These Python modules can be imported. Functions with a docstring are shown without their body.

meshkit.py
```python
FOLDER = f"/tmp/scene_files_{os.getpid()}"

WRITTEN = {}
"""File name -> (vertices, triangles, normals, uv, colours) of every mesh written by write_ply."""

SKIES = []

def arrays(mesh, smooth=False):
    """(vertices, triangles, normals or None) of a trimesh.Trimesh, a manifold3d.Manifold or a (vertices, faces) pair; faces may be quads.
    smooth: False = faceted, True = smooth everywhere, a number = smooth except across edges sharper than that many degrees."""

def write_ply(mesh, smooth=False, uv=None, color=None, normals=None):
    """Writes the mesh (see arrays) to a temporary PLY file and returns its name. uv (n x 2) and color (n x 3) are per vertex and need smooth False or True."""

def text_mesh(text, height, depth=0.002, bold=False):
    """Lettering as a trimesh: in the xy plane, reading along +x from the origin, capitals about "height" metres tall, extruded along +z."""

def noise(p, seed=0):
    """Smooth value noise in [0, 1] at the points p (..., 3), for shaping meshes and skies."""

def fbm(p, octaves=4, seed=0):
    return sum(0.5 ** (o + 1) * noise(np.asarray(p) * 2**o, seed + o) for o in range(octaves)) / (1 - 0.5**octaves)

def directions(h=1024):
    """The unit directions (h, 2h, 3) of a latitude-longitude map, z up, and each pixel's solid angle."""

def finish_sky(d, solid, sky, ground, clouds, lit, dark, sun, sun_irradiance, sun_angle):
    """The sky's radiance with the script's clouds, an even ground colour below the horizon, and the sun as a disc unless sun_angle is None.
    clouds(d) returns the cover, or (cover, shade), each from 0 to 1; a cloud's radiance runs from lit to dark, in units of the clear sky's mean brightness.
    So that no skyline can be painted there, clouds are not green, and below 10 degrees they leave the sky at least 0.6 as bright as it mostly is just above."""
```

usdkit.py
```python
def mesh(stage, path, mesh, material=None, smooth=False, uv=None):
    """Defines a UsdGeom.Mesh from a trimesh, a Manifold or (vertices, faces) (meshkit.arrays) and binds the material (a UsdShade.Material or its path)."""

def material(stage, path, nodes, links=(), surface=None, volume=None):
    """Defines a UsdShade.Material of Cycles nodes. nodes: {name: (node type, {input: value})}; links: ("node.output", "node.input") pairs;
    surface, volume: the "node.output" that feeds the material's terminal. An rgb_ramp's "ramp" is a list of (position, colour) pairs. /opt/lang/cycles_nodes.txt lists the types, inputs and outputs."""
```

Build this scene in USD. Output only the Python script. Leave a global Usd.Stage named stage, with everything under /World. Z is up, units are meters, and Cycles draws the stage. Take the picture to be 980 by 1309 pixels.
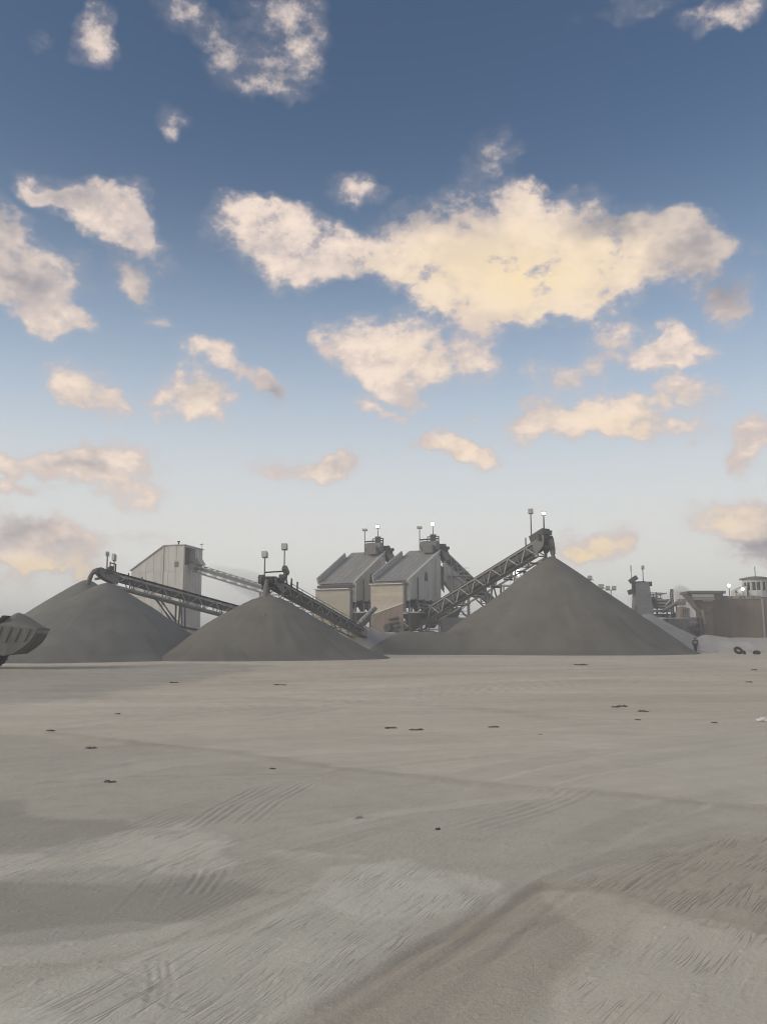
import math, random
import numpy as np, trimesh, manifold3d, usdkit, meshkit
from pxr import Usd, UsdGeom, UsdLux, UsdShade, Gf, Sdf

stage = Usd.Stage.CreateInMemory()
UsdGeom.SetStageUpAxis(stage, UsdGeom.Tokens.z)
UsdGeom.SetStageMetersPerUnit(stage, 1.0)
UsdGeom.Xform.Define(stage, '/World')
UsdGeom.Scope.Define(stage, '/World/Looks')
random.seed(7)
RNG = np.random.default_rng(7)

# ---------------------------------------------------------------- camera
FPX, PW, PH = 1060.0, 980.0, 1309.0          # focal length and size of the photograph in its pixels
EYE = np.array([0.0, 0.0, 1.6])
PITCH = math.atan((817 - 654.5) / FPX)
cam = UsdGeom.Camera.Define(stage, '/World/camera')
cam.CreateHorizontalApertureAttr(36.0)
cam.CreateVerticalApertureAttr(36.0 * PH / PW)
cam.CreateFocalLengthAttr(36.0 * FPX / PW)
cam.CreateClippingRangeAttr(Gf.Vec2f(0.1, 5000))
cam.CreateExposureAttr(0.0)
cx = UsdGeom.Xformable(cam)
cx.AddTranslateOp().Set(Gf.Vec3d(*EYE))
cx.AddRotateXOp().Set(90 + math.degrees(PITCH))


def ray(px, py):
    a, b = (px - PW / 2) / FPX, (PH / 2 - py) / FPX
    c, s = math.cos(PITCH), math.sin(PITCH)
    return np.array([a, c - b * s, s + b * c])


def at(px, py, Y):
    """The world point at forward distance Y metres seen at that spot of the photograph."""
    d = ray(px, py)
    return EYE + d * (Y / d[1])


def gnd(px, py, z=0.0):
    d = ray(px, py)
    return EYE + d * ((z - EYE[2]) / d[2])


# ---------------------------------------------------------------- sky
SUN_AZ, SUN_EL = math.radians(-115), math.radians(24)      # direction towards the sun: left and a little behind
CLOUD_RAGGED = 2.05
SKY_STRENGTH, SUN_STRENGTH, SUN_ANGLE = 0.10, 0.40, 20.0


class G:
    """A small node-graph writer."""
    def __init__(s):
        s.n, s.l, s.k = {}, [], 0

    def add(s, kind, out, ins=None, **kw):
        s.k += 1
        name = f'n{s.k}'
        s.n[name] = (kind, kw)
        for i, o in (ins or {}).items():
            if isinstance(o, str):
                s.l.append((o, f'{name}.{i}'))
            else:
                kw[i] = o
        return f'{name}.{out}'

    def m(s, op, a, b=0.0, c=None, clamp=False):
        ins = {'value1': a, 'value2': b}
        if c is not None:
            ins['value3'] = c
        return s.add('math', 'value', ins, math_type=op, use_clamp=clamp)

    def vm(s, op, a, b=(0, 0, 0), out='vector', scale=None):
        ins = {'vector1': a, 'vector2': b}
        if scale is not None:
            ins['scale'] = scale
        return s.add('vector_math', out, ins, math_type=op)

    def rng(s, v, a, b, c=0.0, d=1.0, t='smoothstep'):
        return s.add('map_range', 'result', {'value': v}, range_type=t, from_min=a, from_max=b, to_min=c, to_max=d, clamp=True)

    def mix(s, f, a, b, t='mix'):
        return s.add('mix', 'color', {'fac': f, 'color1': a, 'color2': b}, mix_type=t)

    def noise(s, v, scale, detail=4.0, rough=0.55, out='fac', dist=0.0):
        return s.add('noise_texture', out, {'vector': v}, scale=scale, detail=detail, roughness=rough, distortion=dist)

    def make(s, path, surface=None, volume=None):
        return usdkit.material(stage, path, s.n, s.l, surface, volume)


def srgb(r, g, b):
    return tuple(((c / 255 + 0.055) / 1.055) ** 2.4 if c > 10 else c / 255 / 12.92 for c in (r, g, b))


def azel(px, py):
    d = ray(px, py)
    d = d / np.linalg.norm(d)
    return math.degrees(math.atan2(d[0], d[1])), math.degrees(math.asin(d[2]))


# cloud puffs: where they stand in the photograph, half width, half height, tilt (deg), weight
PUFFS = [
    (118, 50, 34, 38, 55, .62), (240, 18, 48, 34, 0, .66), (335, 60, 92, 66, 20, .42), (380, 50, 50, 70, 0, .34), (62, 50, 24, 18, 0, .35), (360, 110, 60, 26, 0, .4),
    (800, 8, 90, 30, 0, .42), (930, 10, 90, 26, 0, .42), (215, 165, 26, 34, -50, .25),
    (105, 258, 96, 36, -10, .8), (150, 280, 72, 34, -25, .95), (175, 255, 34, 34, 0, .5), (60, 248, 50, 18, 0, .7),
    (20, 330, 92, 60, -42, .95), (40, 372, 84, 40, -35, 1.), (82, 412, 50, 24, -5, .95), (5, 310, 50, 40, 0, .9), (150, 335, 110, 50, 10, .36), (178, 362, 40, 24, -30, .78), (200, 408, 24, 12, -20, .6),
    (330, 290, 76, 50, 0, .95), (395, 310, 106, 50, -15, 1.), (320, 262, 60, 26, 0, .7), (455, 238, 52, 26, 0, .62), (450, 305, 50, 30, 0, .45), (390, 350, 60, 24, 0, .6),
    (560, 345, 106, 60, -10, 1.15), (680, 330, 150, 76, 0, 1.2), (800, 320, 130, 62, 0, 1.05), (600, 385, 100, 44, -15, 1.), (730, 375, 110, 44, 0, 1.), (690, 270, 110, 40, 5, .7), (860, 300, 70, 36, -10, .85),
    (890, 345, 90, 64, 0, .6), (930, 388, 40, 34, 0, .72), (620, 215, 70, 36, 20, .34), (560, 275, 90, 36, 0, .5),
    (475, 455, 80, 44, -12, .98), (540, 450, 66, 44, -10, 1.), (490, 490, 56, 26, -15, .85), (410, 428, 28, 22, -40, .45), (608, 450, 36, 48, 10, .85),
    (262, 450, 50, 27, 0, 1.0), (112, 502, 60, 36, -40, 1.05), (150, 520, 30, 22, 0, .8), (245, 516, 64, 44, -15, 1.05), (322, 486, 46, 20, -25, 1.0), (345, 500, 30, 24, 0, .5), (190, 510, 30, 10, 0, .4),
    (465, 522, 32, 12, -5, .65), (500, 530, 24, 14, 0, .5), (606, 533, 20, 10, 0, .6),
    (775, 440, 50, 36, -20, .72), (835, 457, 52, 24, 0, 1.0), (870, 440, 64, 24, -8, 1.1), (740, 485, 60, 28, 15, .62), (885, 497, 60, 26, -25, .68), (700, 470, 50, 30, 0, .3),
    (700, 547, 62, 34, 0, .95), (790, 532, 76, 38, -5, 1.1), (850, 545, 76, 28, -5, 1.), (890, 568, 24, 10, 0, .5),
    (960, 550, 46, 32, 20, 1.1), (948, 592, 30, 30, 0, 1.0), (585, 576, 70, 26, -12, .95), (555, 568, 40, 20, 0, .7), (610, 588, 36, 22, 0, .75),
    (380, 600, 70, 24, -5, 1.05), (425, 596, 48, 20, 0, .8),
    (80, 594, 100, 24, -3, 1.0), (150, 606, 80, 42, -15, 1.15), (5, 592, 36, 20, -30, .8), (25, 624, 64, 14, -5, .85),
    (30, 690, 90, 46, -20, .95), (85, 708, 90, 36, -5, .85), (205, 684, 60, 16, 0, .6), (10, 740, 50, 14, 0, .55),
    (940, 660, 90, 26, 5, .95), (975, 684, 70, 30, 0, .75), (755, 695, 70, 26, -5, .9),
]
# where a cloud glows yellow / is in its own shade
GLOW = [(665, 345, 260, 100, 0, .85), (800, 540, 150, 50, 0, .35), (530, 455, 90, 40, 0, .2), (60, 725, 110, 24, 0, .8), (760, 698, 70, 26, 0, .9), (590, 575, 80, 30, 0, .3), (920, 660, 90, 24, 0, .4), (245, 515, 70, 50, 0, .15), (110, 505, 70, 50, 0, .15)]
SHADE = [(10, 315, 110, 56, -40, 1.), (830, 285, 140, 40, -8, .9), (900, 345, 90, 80, 0, .9), (150, 340, 110, 50, 0, .7), (560, 270, 120, 40, 0, .5), (110, 600, 60, 18, -20, .55), (30, 680, 80, 24, -15, .6), (970, 688, 55, 22, 0, .8), (425, 598, 40, 14, 0, .5), (335, 70, 110, 90, 0, .45), (810, 10, 220, 60, 0, .6), (100, 250, 80, 22, 0, .45), (345, 505, 36, 26, 0, .6), (250, 505, 50, 24, 0, .35), (620, 215, 90, 50, 0, .6), (140, 20, 80, 60, 0, .3), (440, 340, 90, 30, 0, .3)]


TILTS = (-40, -12, 0, 18)


def turned(g, v, _made={}):
    """The azimuth-elevation vector seen in a few tilted frames."""
    out = {}
    for t in TILTS:
        c, n = math.cos(math.radians(t)), math.sin(math.radians(t))
        out[t] = v if t == 0 else g.add('combine_xyz', 'vector', {'x': g.vm('dot_product', v, (c, n, 0), 'value'), 'y': g.vm('dot_product', v, (-n, c, 0), 'value')})
    return out


def boxed(blobs, swell=1.0):
    """Each puff in azimuth and elevation, with the box outside which it is nothing."""
    out = []
    for (x, y, rx, ry, rot, w) in blobs:
        rx, ry = rx * swell, ry * swell
        t = min(TILTS, key=lambda k: abs(k - rot))
        (a0, e0), (a1, _), (_, e1) = azel(x, y), azel(x + rx, y), azel(x, y - ry)
        c, n = math.cos(math.radians(t)), math.sin(math.radians(t))
        ra, re = abs(a1 - a0), abs(e1 - e0)
        ha, he = math.hypot(ra * c, re * n), math.hypot(ra * n, re * c)
        out.append(dict(t=t, q=(a0 * c + e0 * n, -a0 * n + e0 * c), i=(1 / ra, 1 / re), w=w, box=(a0 - ha, a0 + ha, e0 - he, e0 + he)))
    return out


def blob_field(g, vs, blobs, joined):
    acc = 0.0
    for b in blobs:
        p = g.add('vector_math', 'vector', {'vector1': vs[b['t']], 'vector2': (*b['i'], 0), 'vector3': (-b['q'][0] * b['i'][0], -b['q'][1] * b['i'][1], 0)}, math_type='multiply_add')
        f = g.add('gradient_texture', 'fac', {'vector': p}, gradient_type='spherical')
        acc = g.m('multiply_add', f, b['w'], acc) if joined else g.m('maximum', g.m('multiply', f, b['w']), acc)
    return acc


g = G()
d = g.add('texture_coordinate', 'generated')
sx = g.add('separate_xyz', 'z', {'vector': d})
el_true = g.m('multiply', g.m('arcsine', sx), 57.29578)
sky = g.add('sky_texture', 'color', sky_type='single_scattering', sun_disc=False, sun_elevation=SUN_EL, sun_rotation=SUN_AZ, altitude=50.0, air_density=1.0, aerosol_density=1.3, ozone_density=2.2)
# dusty air near the ground pales the low sky; a deeper tone overhead
LOW_TINT, MID_TINT = (8.3, 8.2, 7.8), (5.7, 7.05, 8.7)
low = g.m('exponent', g.m('multiply', g.m('power', g.m('divide', g.m('maximum', el_true, 0.0), 21.5), 3.2), -1.0))
sky_h = g.mix(g.m('multiply', low, 0.95), g.mix(1.0, sky, (.80, .88, .92), 'multiply'), g.mix(g.rng(el_true, 5, 24), LOW_TINT, MID_TINT))
# clouds
w1 = g.vm('subtract', g.noise(d, 7.0, 1.0, .5, 'color'), (.5, .5, .5))
w2 = g.vm('subtract', g.noise(d, 26.0, 2.5, .6, 'color'), (.5, .5, .5))
dw = g.vm('add', d, g.vm('scale', w1, scale=0.055))
dw = g.vm('add', dw, g.vm('scale', w2, scale=0.040))
dw = g.vm('normalize', dw)
xs = g.add('separate_xyz', 'x', {'vector': dw}); _n = xs.split('.')[0]
az = g.m('multiply', g.m('arctan2', xs, f'{_n}.y'), 57.29578)
el = g.m('multiply', g.m('arcsine', f'{_n}.z'), 57.29578)
v = turned(g, g.add('combine_xyz', 'vector', {'x': az, 'y': el}))
# the same kind of scattered fair-weather clouds over the rest of the sky
outer = g.m('maximum', g.rng(g.m('absolute', az), 29, 38), g.rng(el, 43, 52))
away = g.rng(g.noise(g.vm('multiply', d, (1, 1, 1.9)), 4.2, 1.0, .5), .52, .74, 0, 1.0)
D_outer = g.m('multiply', away, outer)
fb = g.noise(g.vm('multiply', d, (1, 1, 1.5)), 17.0, 7.0, .64)
fine = g.noise(g.vm('multiply', d, (1, 1, 1.3)), 58.0, 4.0, .62)
nz = g.m('add', g.m('multiply', g.m('subtract', fb, .5), CLOUD_RAGGED), g.m('multiply', g.m('subtract', fine, .5), .50))
soft = g.noise(g.vm('multiply', d, (1, 1, 1.6)), 13.0, 3.0, .55)
mottle = g.m('add', g.m('multiply', soft, .55), g.m('add', g.m('multiply', fb, .30), g.m('multiply', fine, .15)))
soft_a, soft_b = g.rng(mottle, .40, .56, .10, 1.0), g.rng(soft, .35, .7, 1.0, .35)
fade = g.m('multiply', g.rng(el_true, -1.0, 3.0), .97)
CREAM, YELLOW, MAUVE, GREY = [tuple(10 * c for c in srgb(*k)) for k in ((253, 233, 216), (255, 231, 192), (210, 196, 192), (152, 150, 158))]
ALL = [boxed(PUFFS, 1.10), boxed(GLOW), boxed(SHADE)]


def leaf(puffs, glows, shades):
    D = blob_field(g, v, puffs, True)
    D = g.m('add', D, D_outer)
    field = g.m('add', g.m('minimum', D, 0.78), nz)
    veil = g.m('multiply', g.rng(field, -.16, .50), .24)
    cover = g.m('multiply', g.m('multiply', g.m('maximum', g.rng(field, .12, .70), veil), g.rng(D, .02, .20)), fade)
    body = g.rng(field, .20, 1.05)
    col = g.mix(g.m('multiply', body, soft_a), MAUVE, CREAM)
    if glows:
        glow = g.m('multiply', blob_field(g, v, glows, False), 1.25, clamp=True)
        col = g.mix(g.m('multiply', glow, g.rng(body, .1, .7)), col, YELLOW)
    if shades:
        shade = g.m('multiply', blob_field(g, v, shades, False), 1.5, clamp=True)
        col = g.mix(g.m('multiply', shade, soft_b), col, GREY)
    return g.add('background_shader', 'background', {'color': g.mix(cover, sky_h, col)}, strength=SKY_STRENGTH)


def sector(a0, a1, e0, e1, depth):
    """The sky is looked up in ever smaller sectors, so that each evaluates only the puffs that reach into it."""
    here = [[b for b in part if b['box'][0] < a1 and b['box'][1] > a0 and b['box'][2] < e1 and b['box'][3] > e0] for part in ALL]
    if depth == 0 or sum(map(len, here)) <= 6:
        return leaf(*here)
    if (a1 - a0) > (e1 - e0):
        k, value, lo, hi = (a0 + a1) / 2, az, (a0, (a0 + a1) / 2, e0, e1), ((a0 + a1) / 2, a1, e0, e1)
    else:
        k, value, lo, hi = (e0 + e1) / 2, el, (a0, a1, e0, (e0 + e1) / 2), (a0, a1, (e0 + e1) / 2, e1)
    return g.add('mix_closure', 'closure', {'fac': g.m('greater_than', value, k), 'closure1': sector(*lo, depth - 1), 'closure2': sector(*hi, depth - 1)})


bg = leaf([], [], [])
for value, test, k in ((az, 'less_than', -34), (az, 'greater_than', 34), (el, 'greater_than', 46)):
    rest = bg
    bg = sector(-34, 34, -4, 46, 6) if value is az and test == 'less_than' else bg_in
    bg_in = g.add('mix_closure', 'closure', {'fac': g.m(test, value, k), 'closure1': bg, 'closure2': rest})
    bg = rest
bg = bg_in
sky_mat = g.make('/World/Looks/sky', surface=bg)
dome = UsdLux.DomeLight.Define(stage, '/World/sky')
UsdShade.MaterialBindingAPI.Apply(dome.GetPrim()).Bind(sky_mat)
dome.GetPrim().SetCustomDataByKey('kind', 'structure')
sun = UsdLux.DistantLight.Define(stage, '/World/sun')
sun.CreateNormalizeAttr(True); sun.CreateIntensityAttr(SUN_STRENGTH); sun.CreateAngleAttr(SUN_ANGLE)
sun.CreateColorAttr(Gf.Vec3f(1.0, .86, .68))
_x = UsdGeom.Xformable(sun)
_x.AddRotateZOp().Set(-math.degrees(SUN_AZ)); _x.AddRotateXOp().Set(-(90 - math.degrees(SUN_EL)))

# ---------------------------------------------------------------- materials
MAT = {}


def grainy(name, col, rough=.85, vary=.25, scale=6.0, fine_scale=60.0, bump=.0, metallic=0.0, tint=None, streaks=False, spec=.3, differ=.10):
    """A plain surface colour with blotches and fine grain; streaks run down it where rain and dust do."""
    g = G()
    p = g.add('geometry', 'position')
    q = g.vm('multiply', p, (1, 1, .16)) if streaks else p
    a = g.noise(q, scale, 4.0, .6)
    b = g.noise(p, fine_scale, 2.0, .6)
    f = g.m('add', g.m('multiply', a, .75), g.m('multiply', b, .25))
    c0 = tuple(x * (1 - vary) for x in col)
    c1 = tuple(min(.92, x * (1 + vary)) for x in (col if tint is None else tint))
    c = g.mix(g.rng(f, .3, .7, t='linear'), c0, c1)
    rv = g.m('multiply', g.add('object_info', 'random'), differ)
    c = g.add('hsv', 'color', {'color': c, 'value': g.m('add', rv, 1 - differ / 2)})
    ins = {'base_color': c}
    if bump:
        ins['normal'] = g.add('bump', 'normal', {'height': f}, strength=bump, distance=.03)
    s = g.add('principled_bsdf', 'BSDF', ins, roughness=rough, metallic=metallic, specular_ior_level=spec)
    MAT[name] = g.make(f'/World/Looks/{name}', surface=s)
    return MAT[name]


grainy('dark_sand', (.215, .208, .182), .95, .15, .35, 25, .25, spec=.1)
grainy('mid_sand', (.192, .181, .155), .95, .15, .35, 25, .25, spec=.1)
grainy('pale_sand', (.40, .375, .335), .95, .10, .7, 25, .25, spec=.1)
grainy('white_sand', (.50, .475, .43), .95, .10, .8, 25, .3, spec=.1)
grainy('falling_sand', (.20, .188, .168), .95, .15, 3, 30, 0, spec=.1)
grainy('grey_steel', (.17, .168, .16), .7, .2, 2.5, 30, 0, 0, None, True)
grainy('frame_steel', (.27, .262, .24), .65, .18, 2.5, 30, 0)
grainy('light_steel', (.42, .41, .38), .65, .18, 2.5, 30, 0)
grainy('dark_steel', (.075, .074, .07), .7, .25, 3, 30, 0)
grainy('galvanised', (.42, .42, .40), .6, .12, 3, 30, 0)
grainy('rubber', (.035, .035, .034), .85, .25, 5, 40, .2)
grainy('beige_cladding', (.50, .448, .365), .7, .13, .8, 20, 0, 0, None, False)
grainy('dusty_grey_cladding', (.46, .445, .40), .75, .14, 1.2, 20, 0, 0, None, True)
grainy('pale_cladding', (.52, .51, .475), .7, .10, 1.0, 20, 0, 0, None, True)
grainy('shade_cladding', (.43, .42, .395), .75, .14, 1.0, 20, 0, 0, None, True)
grainy('roof_sheet', (.29, .28, .257), .75, .14, 1.0, 20, 0, 0, None, True)
grainy('grey_beige_cladding', (.40, .37, .31), .7, .09, 1.0, 20, 0, 0, None, False)
grainy('rusty_steel', (.225, .185, .158), .85, .22, 1.6, 24, .1, 0, (.27, .215, .185), True)
grainy('brown_wall', (.25, .203, .158), .9, .10, .5, 20, .1, 0, (.265, .215, .168), True, differ=.04)
grainy('coping', (.62, .61, .58), .6, .08, 2, 30, 0)
grainy('dust_cover', (.30, .285, .26), .9, .15, 2, 30, 0)
grainy('loader_paint', (.21, .19, .125), .7, .25, 3, 30, .1)
grainy('worn_bucket', (.13, .127, .117), .7, .3, 2.2, 30, .2, 0, None, True)
grainy('dark_glass', (.03, .034, .036), .12, .1, 3, 30, 0, spec=.6)
grainy('clod_soil', (.15, .14, .122), .95, .35, 20, 90, .4)
grainy('stone', (.34, .33, .31), .9, .2, 20, 90, .4)
grainy('white_plastic', (.72, .72, .70), .5, .08, 8, 60, .1)
grainy('dark_cloth', (.028, .029, .034), .95, .25, 14, 90, .1)
grainy('worn_trousers', (.045, .045, .05), .95, .25, 14, 90, .1)
grainy('safety_vest', (.20, .15, .045), .8, .2, 14, 90, 0)
grainy('reflective_tape', (.5, .5, .48), .5, .1, 14, 90, 0)
grainy('skin', (.21, .125, .085), .6, .12, 20, 90, 0)
grainy('hair', (.012, .011, .010), .7, .2, 30, 90, 0)
grainy('helmet', (.02, .02, .022), .4, .15, 20, 60, 0)


def lamp_material(name, strength):
    g = G()
    MAT[name] = g.make(f'/World/Looks/{name}', surface=g.add('emission', 'emission', color=(1.0, .96, .88), strength=strength))


lamp_material('lit_lamp', 14.0)

# ---------------------------------------------------------------- writing things into the stage
USED = {}


def numbered(parent, name):
    k = USED.get((parent, name), -1) + 1
    USED[(parent, name)] = k
    return f'{parent}/{name}' if k == 0 else f'{parent}/{name}_{k:03d}'


def keys(prim, label=None, cat=None, group=None, kind=None):
    for k, val in (('label', label), ('category', cat), ('group', group), ('kind', kind)):
        if val:
            prim.SetCustomDataByKey(k, val)


def joined(ms):
    ms = [m for m in ms if m is not None]
    return ms[0] if len(ms) == 1 else trimesh.util.concatenate(ms)


def mesh_at(path, mesh, mat, base, smooth):
    if hasattr(mesh, 'to_mesh'):
        mm = mesh.to_mesh()
        mesh = trimesh.Trimesh(mm.vert_properties[:, :3], mm.tri_verts, process=False)
    mesh = mesh.copy()
    mesh.apply_translation(-np.asarray(base, float))
    return usdkit.mesh(stage, path, mesh, MAT[mat] if isinstance(mat, str) else mat, smooth=smooth)


class Thing:
    def __init__(s, name, label, cat, base, group=None, kind=None):
        s.path, s.base = numbered('/World', name), np.asarray(base, float)
        s.x = UsdGeom.Xform.Define(stage, s.path)
        s.x.AddTranslateOp().Set(Gf.Vec3d(*s.base))
        keys(s.x.GetPrim(), label, cat, group, kind)

    def part(s, name, mesh, mat, parent=None, label=None, smooth=False, kind=None):
        path = numbered(parent or s.path, name)
        p = mesh_at(path, mesh, mat, s.base, smooth)
        keys(p.GetPrim(), label, None, None, kind)
        return path


def single(name, mesh, mat, label, cat, base, group=None, kind=None, smooth=False):
    path = numbered('/World', name)
    p = mesh_at(path, mesh, mat, base, smooth)
    p.AddTranslateOp().Set(Gf.Vec3d(*map(float, base)))
    keys(p.GetPrim(), label, cat, group, kind)
    return p


# ---------------------------------------------------------------- shapes
Z = np.array([0, 0, 1.0])


def V(*a):
    return np.array(a, float)


def unit(a):
    return a / (np.linalg.norm(a) + 1e-12)


def frame(p0, p1, up=Z):
    u = unit(p1 - p0)
    s = np.cross(u, up)
    s = unit(s) if np.linalg.norm(s) > 1e-6 else V(1, 0, 0)
    return u, s, np.cross(s, u)


def bar(p0, p1, w, h=None, up=Z):
    """A rectangular bar from p0 to p1, w wide and h high."""
    p0, p1 = np.asarray(p0, float), np.asarray(p1, float)
    h = w if h is None else h
    u, s, n = frame(p0, p1, up)
    m = trimesh.creation.box((np.linalg.norm(p1 - p0), w, h))
    T = np.eye(4)
    T[:3, 0], T[:3, 1], T[:3, 2], T[:3, 3] = u, s, n, (p0 + p1) / 2
    if np.linalg.det(T[:3, :3]) < 0:
        T[:3, 1] *= -1
    m.apply_transform(T)
    return m


def rod(p0, p1, r, n=8, r1=None):
    p0, p1 = np.asarray(p0, float), np.asarray(p1, float)
    u, s, t = frame(p0, p1)
    a = np.arange(n) * 2 * np.pi / n
    ring = np.cos(a)[:, None] * s + np.sin(a)[:, None] * t
    v = np.vstack([p0 + r * ring, p1 + (r if r1 is None else r1) * ring, [p0], [p1]])
    f = []
    for i in range(n):
        j = (i + 1) % n
        f += [[i, j, n + j], [i, n + j, n + i], [j, i, 2 * n], [n + i, n + j, 2 * n + 1]]
    m = trimesh.Trimesh(v, f, process=False)
    m.fix_normals()
    return m


def hull(points):
    return trimesh.Trimesh(np.asarray(points, float)).convex_hull if False else trimesh.convex.convex_hull(np.asarray(points, float))


def slab(corners, normal, t):
    """A plate with the given outline (in order), t thick along normal."""
    c = np.asarray(corners, float)
    return hull(np.vstack([c, c + unit(np.asarray(normal, float)) * t]))


def prism(outline, e):
    """A straight prism: a flat outline (convex or not, in order) swept along e."""
    c = np.asarray(outline, float)
    n = len(c)
    x = unit(c[1] - c[0])
    nrm = np.zeros(3)
    for i in range(n):
        nrm += np.cross(c[i] - c[0], c[(i + 1) % n] - c[0])
    nrm = unit(nrm)
    y = np.cross(nrm, x)
    import shapely
    poly = shapely.Polygon(np.c_[(c - c[0]) @ x, (c - c[0]) @ y])
    v2, f2 = trimesh.creation.triangulate_polygon(poly, engine='earcut')
    lo = c[0] + v2[:, :1] * x + v2[:, 1:] * y
    k = len(lo)
    m0 = trimesh.Trimesh(np.vstack([lo, lo + e]), np.vstack([f2[:, ::-1], f2 + k]), process=False)
    sides = []
    vs = np.vstack([c, c + e])
    for i in range(n):
        j = (i + 1) % n
        sides += [[i, j, n + j], [i, n + j, n + i]]
    m = trimesh.util.concatenate([m0, trimesh.Trimesh(vs, sides, process=False)])
    m.merge_vertices()
    m.fix_normals()
    return m


def drum(c, axis, r, w, n=20):
    a = unit(np.asarray(axis, float))
    return rod(c - a * w / 2, c + a * w / 2, r, n)


def smoothstep(x, a, b):
    t = np.clip((x - a) / (b - a), 0, 1)
    return t * t * (3 - 2 * t)


def fbm2(x, y, scale, octaves=4, seed=0):
    return meshkit.fbm(np.stack([x * scale + 100, y * scale + 100, np.zeros_like(x)], -1), octaves, seed) - .5


# ---------------------------------------------------------------- the ground
def poly_sd(x, y, px_poly):
    """Signed distance in metres (positive inside) to an area of the yard, its corners given where the photograph shows them."""
    p = np.array([gnd(*q)[:2] for q in px_poly])
    dmin = np.full(x.shape, 1e9)
    inside = np.zeros(x.shape, bool)
    for (x0, y0), (x1, y1) in zip(p, np.roll(p, -1, 0)):
        ex, ey = x1 - x0, y1 - y0
        t = np.clip(((x - x0) * ex + (y - y0) * ey) / (ex * ex + ey * ey), 0, 1)
        dmin = np.minimum(dmin, np.hypot(x - x0 - t * ex, y - y0 - t * ey))
        if y0 != y1:
            cross = ((y0 > y) != (y1 > y)) & (x < (x1 - x0) * (y - y0) / (y1 - y0) + x0)
            inside ^= cross
    return np.where(inside, dmin, -dmin)


def near_line(x, y, c, signed=False, margin=3.0):
    """Distance (signed: positive on the left of it) to a curve on the ground and the place along it (0 to 1)."""
    best, along, sign = np.full(x.shape, 1e6), np.zeros(x.shape), np.ones(x.shape)
    at_ = np.flatnonzero((x > c[:, 0].min() - margin) & (x < c[:, 0].max() + margin) & (y > c[:, 1].min() - margin) & (y < c[:, 1].max() + margin))
    xs, ys = x[at_], y[at_]
    b_, a_, s_ = np.full(xs.shape, 1e6), np.zeros(xs.shape), np.ones(xs.shape)
    k = len(c) - 1
    for i in range(k):
        (x0, y0), (x1, y1) = c[i], c[i + 1]
        ex, ey = x1 - x0, y1 - y0
        t = np.clip(((xs - x0) * ex + (ys - y0) * ey) / (ex * ex + ey * ey), 0, 1)
        dx, dy = xs - x0 - t * ex, ys - y0 - t * ey
        dd = np.hypot(dx, dy)
        w = dd < b_
        a_ = np.where(w, (i + t) / k, a_)
        if signed:
            s_ = np.where(w, np.sign(ex * dy - ey * dx), s_)
        b_ = np.where(w, dd, b_)
    best[at_], along[at_], sign[at_] = b_, a_, s_
    return best * sign, along


def line_d(x, y, px_line):
    return near_line(x, y, np.array([gnd(*q)[:2] for q in px_line]))


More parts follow.
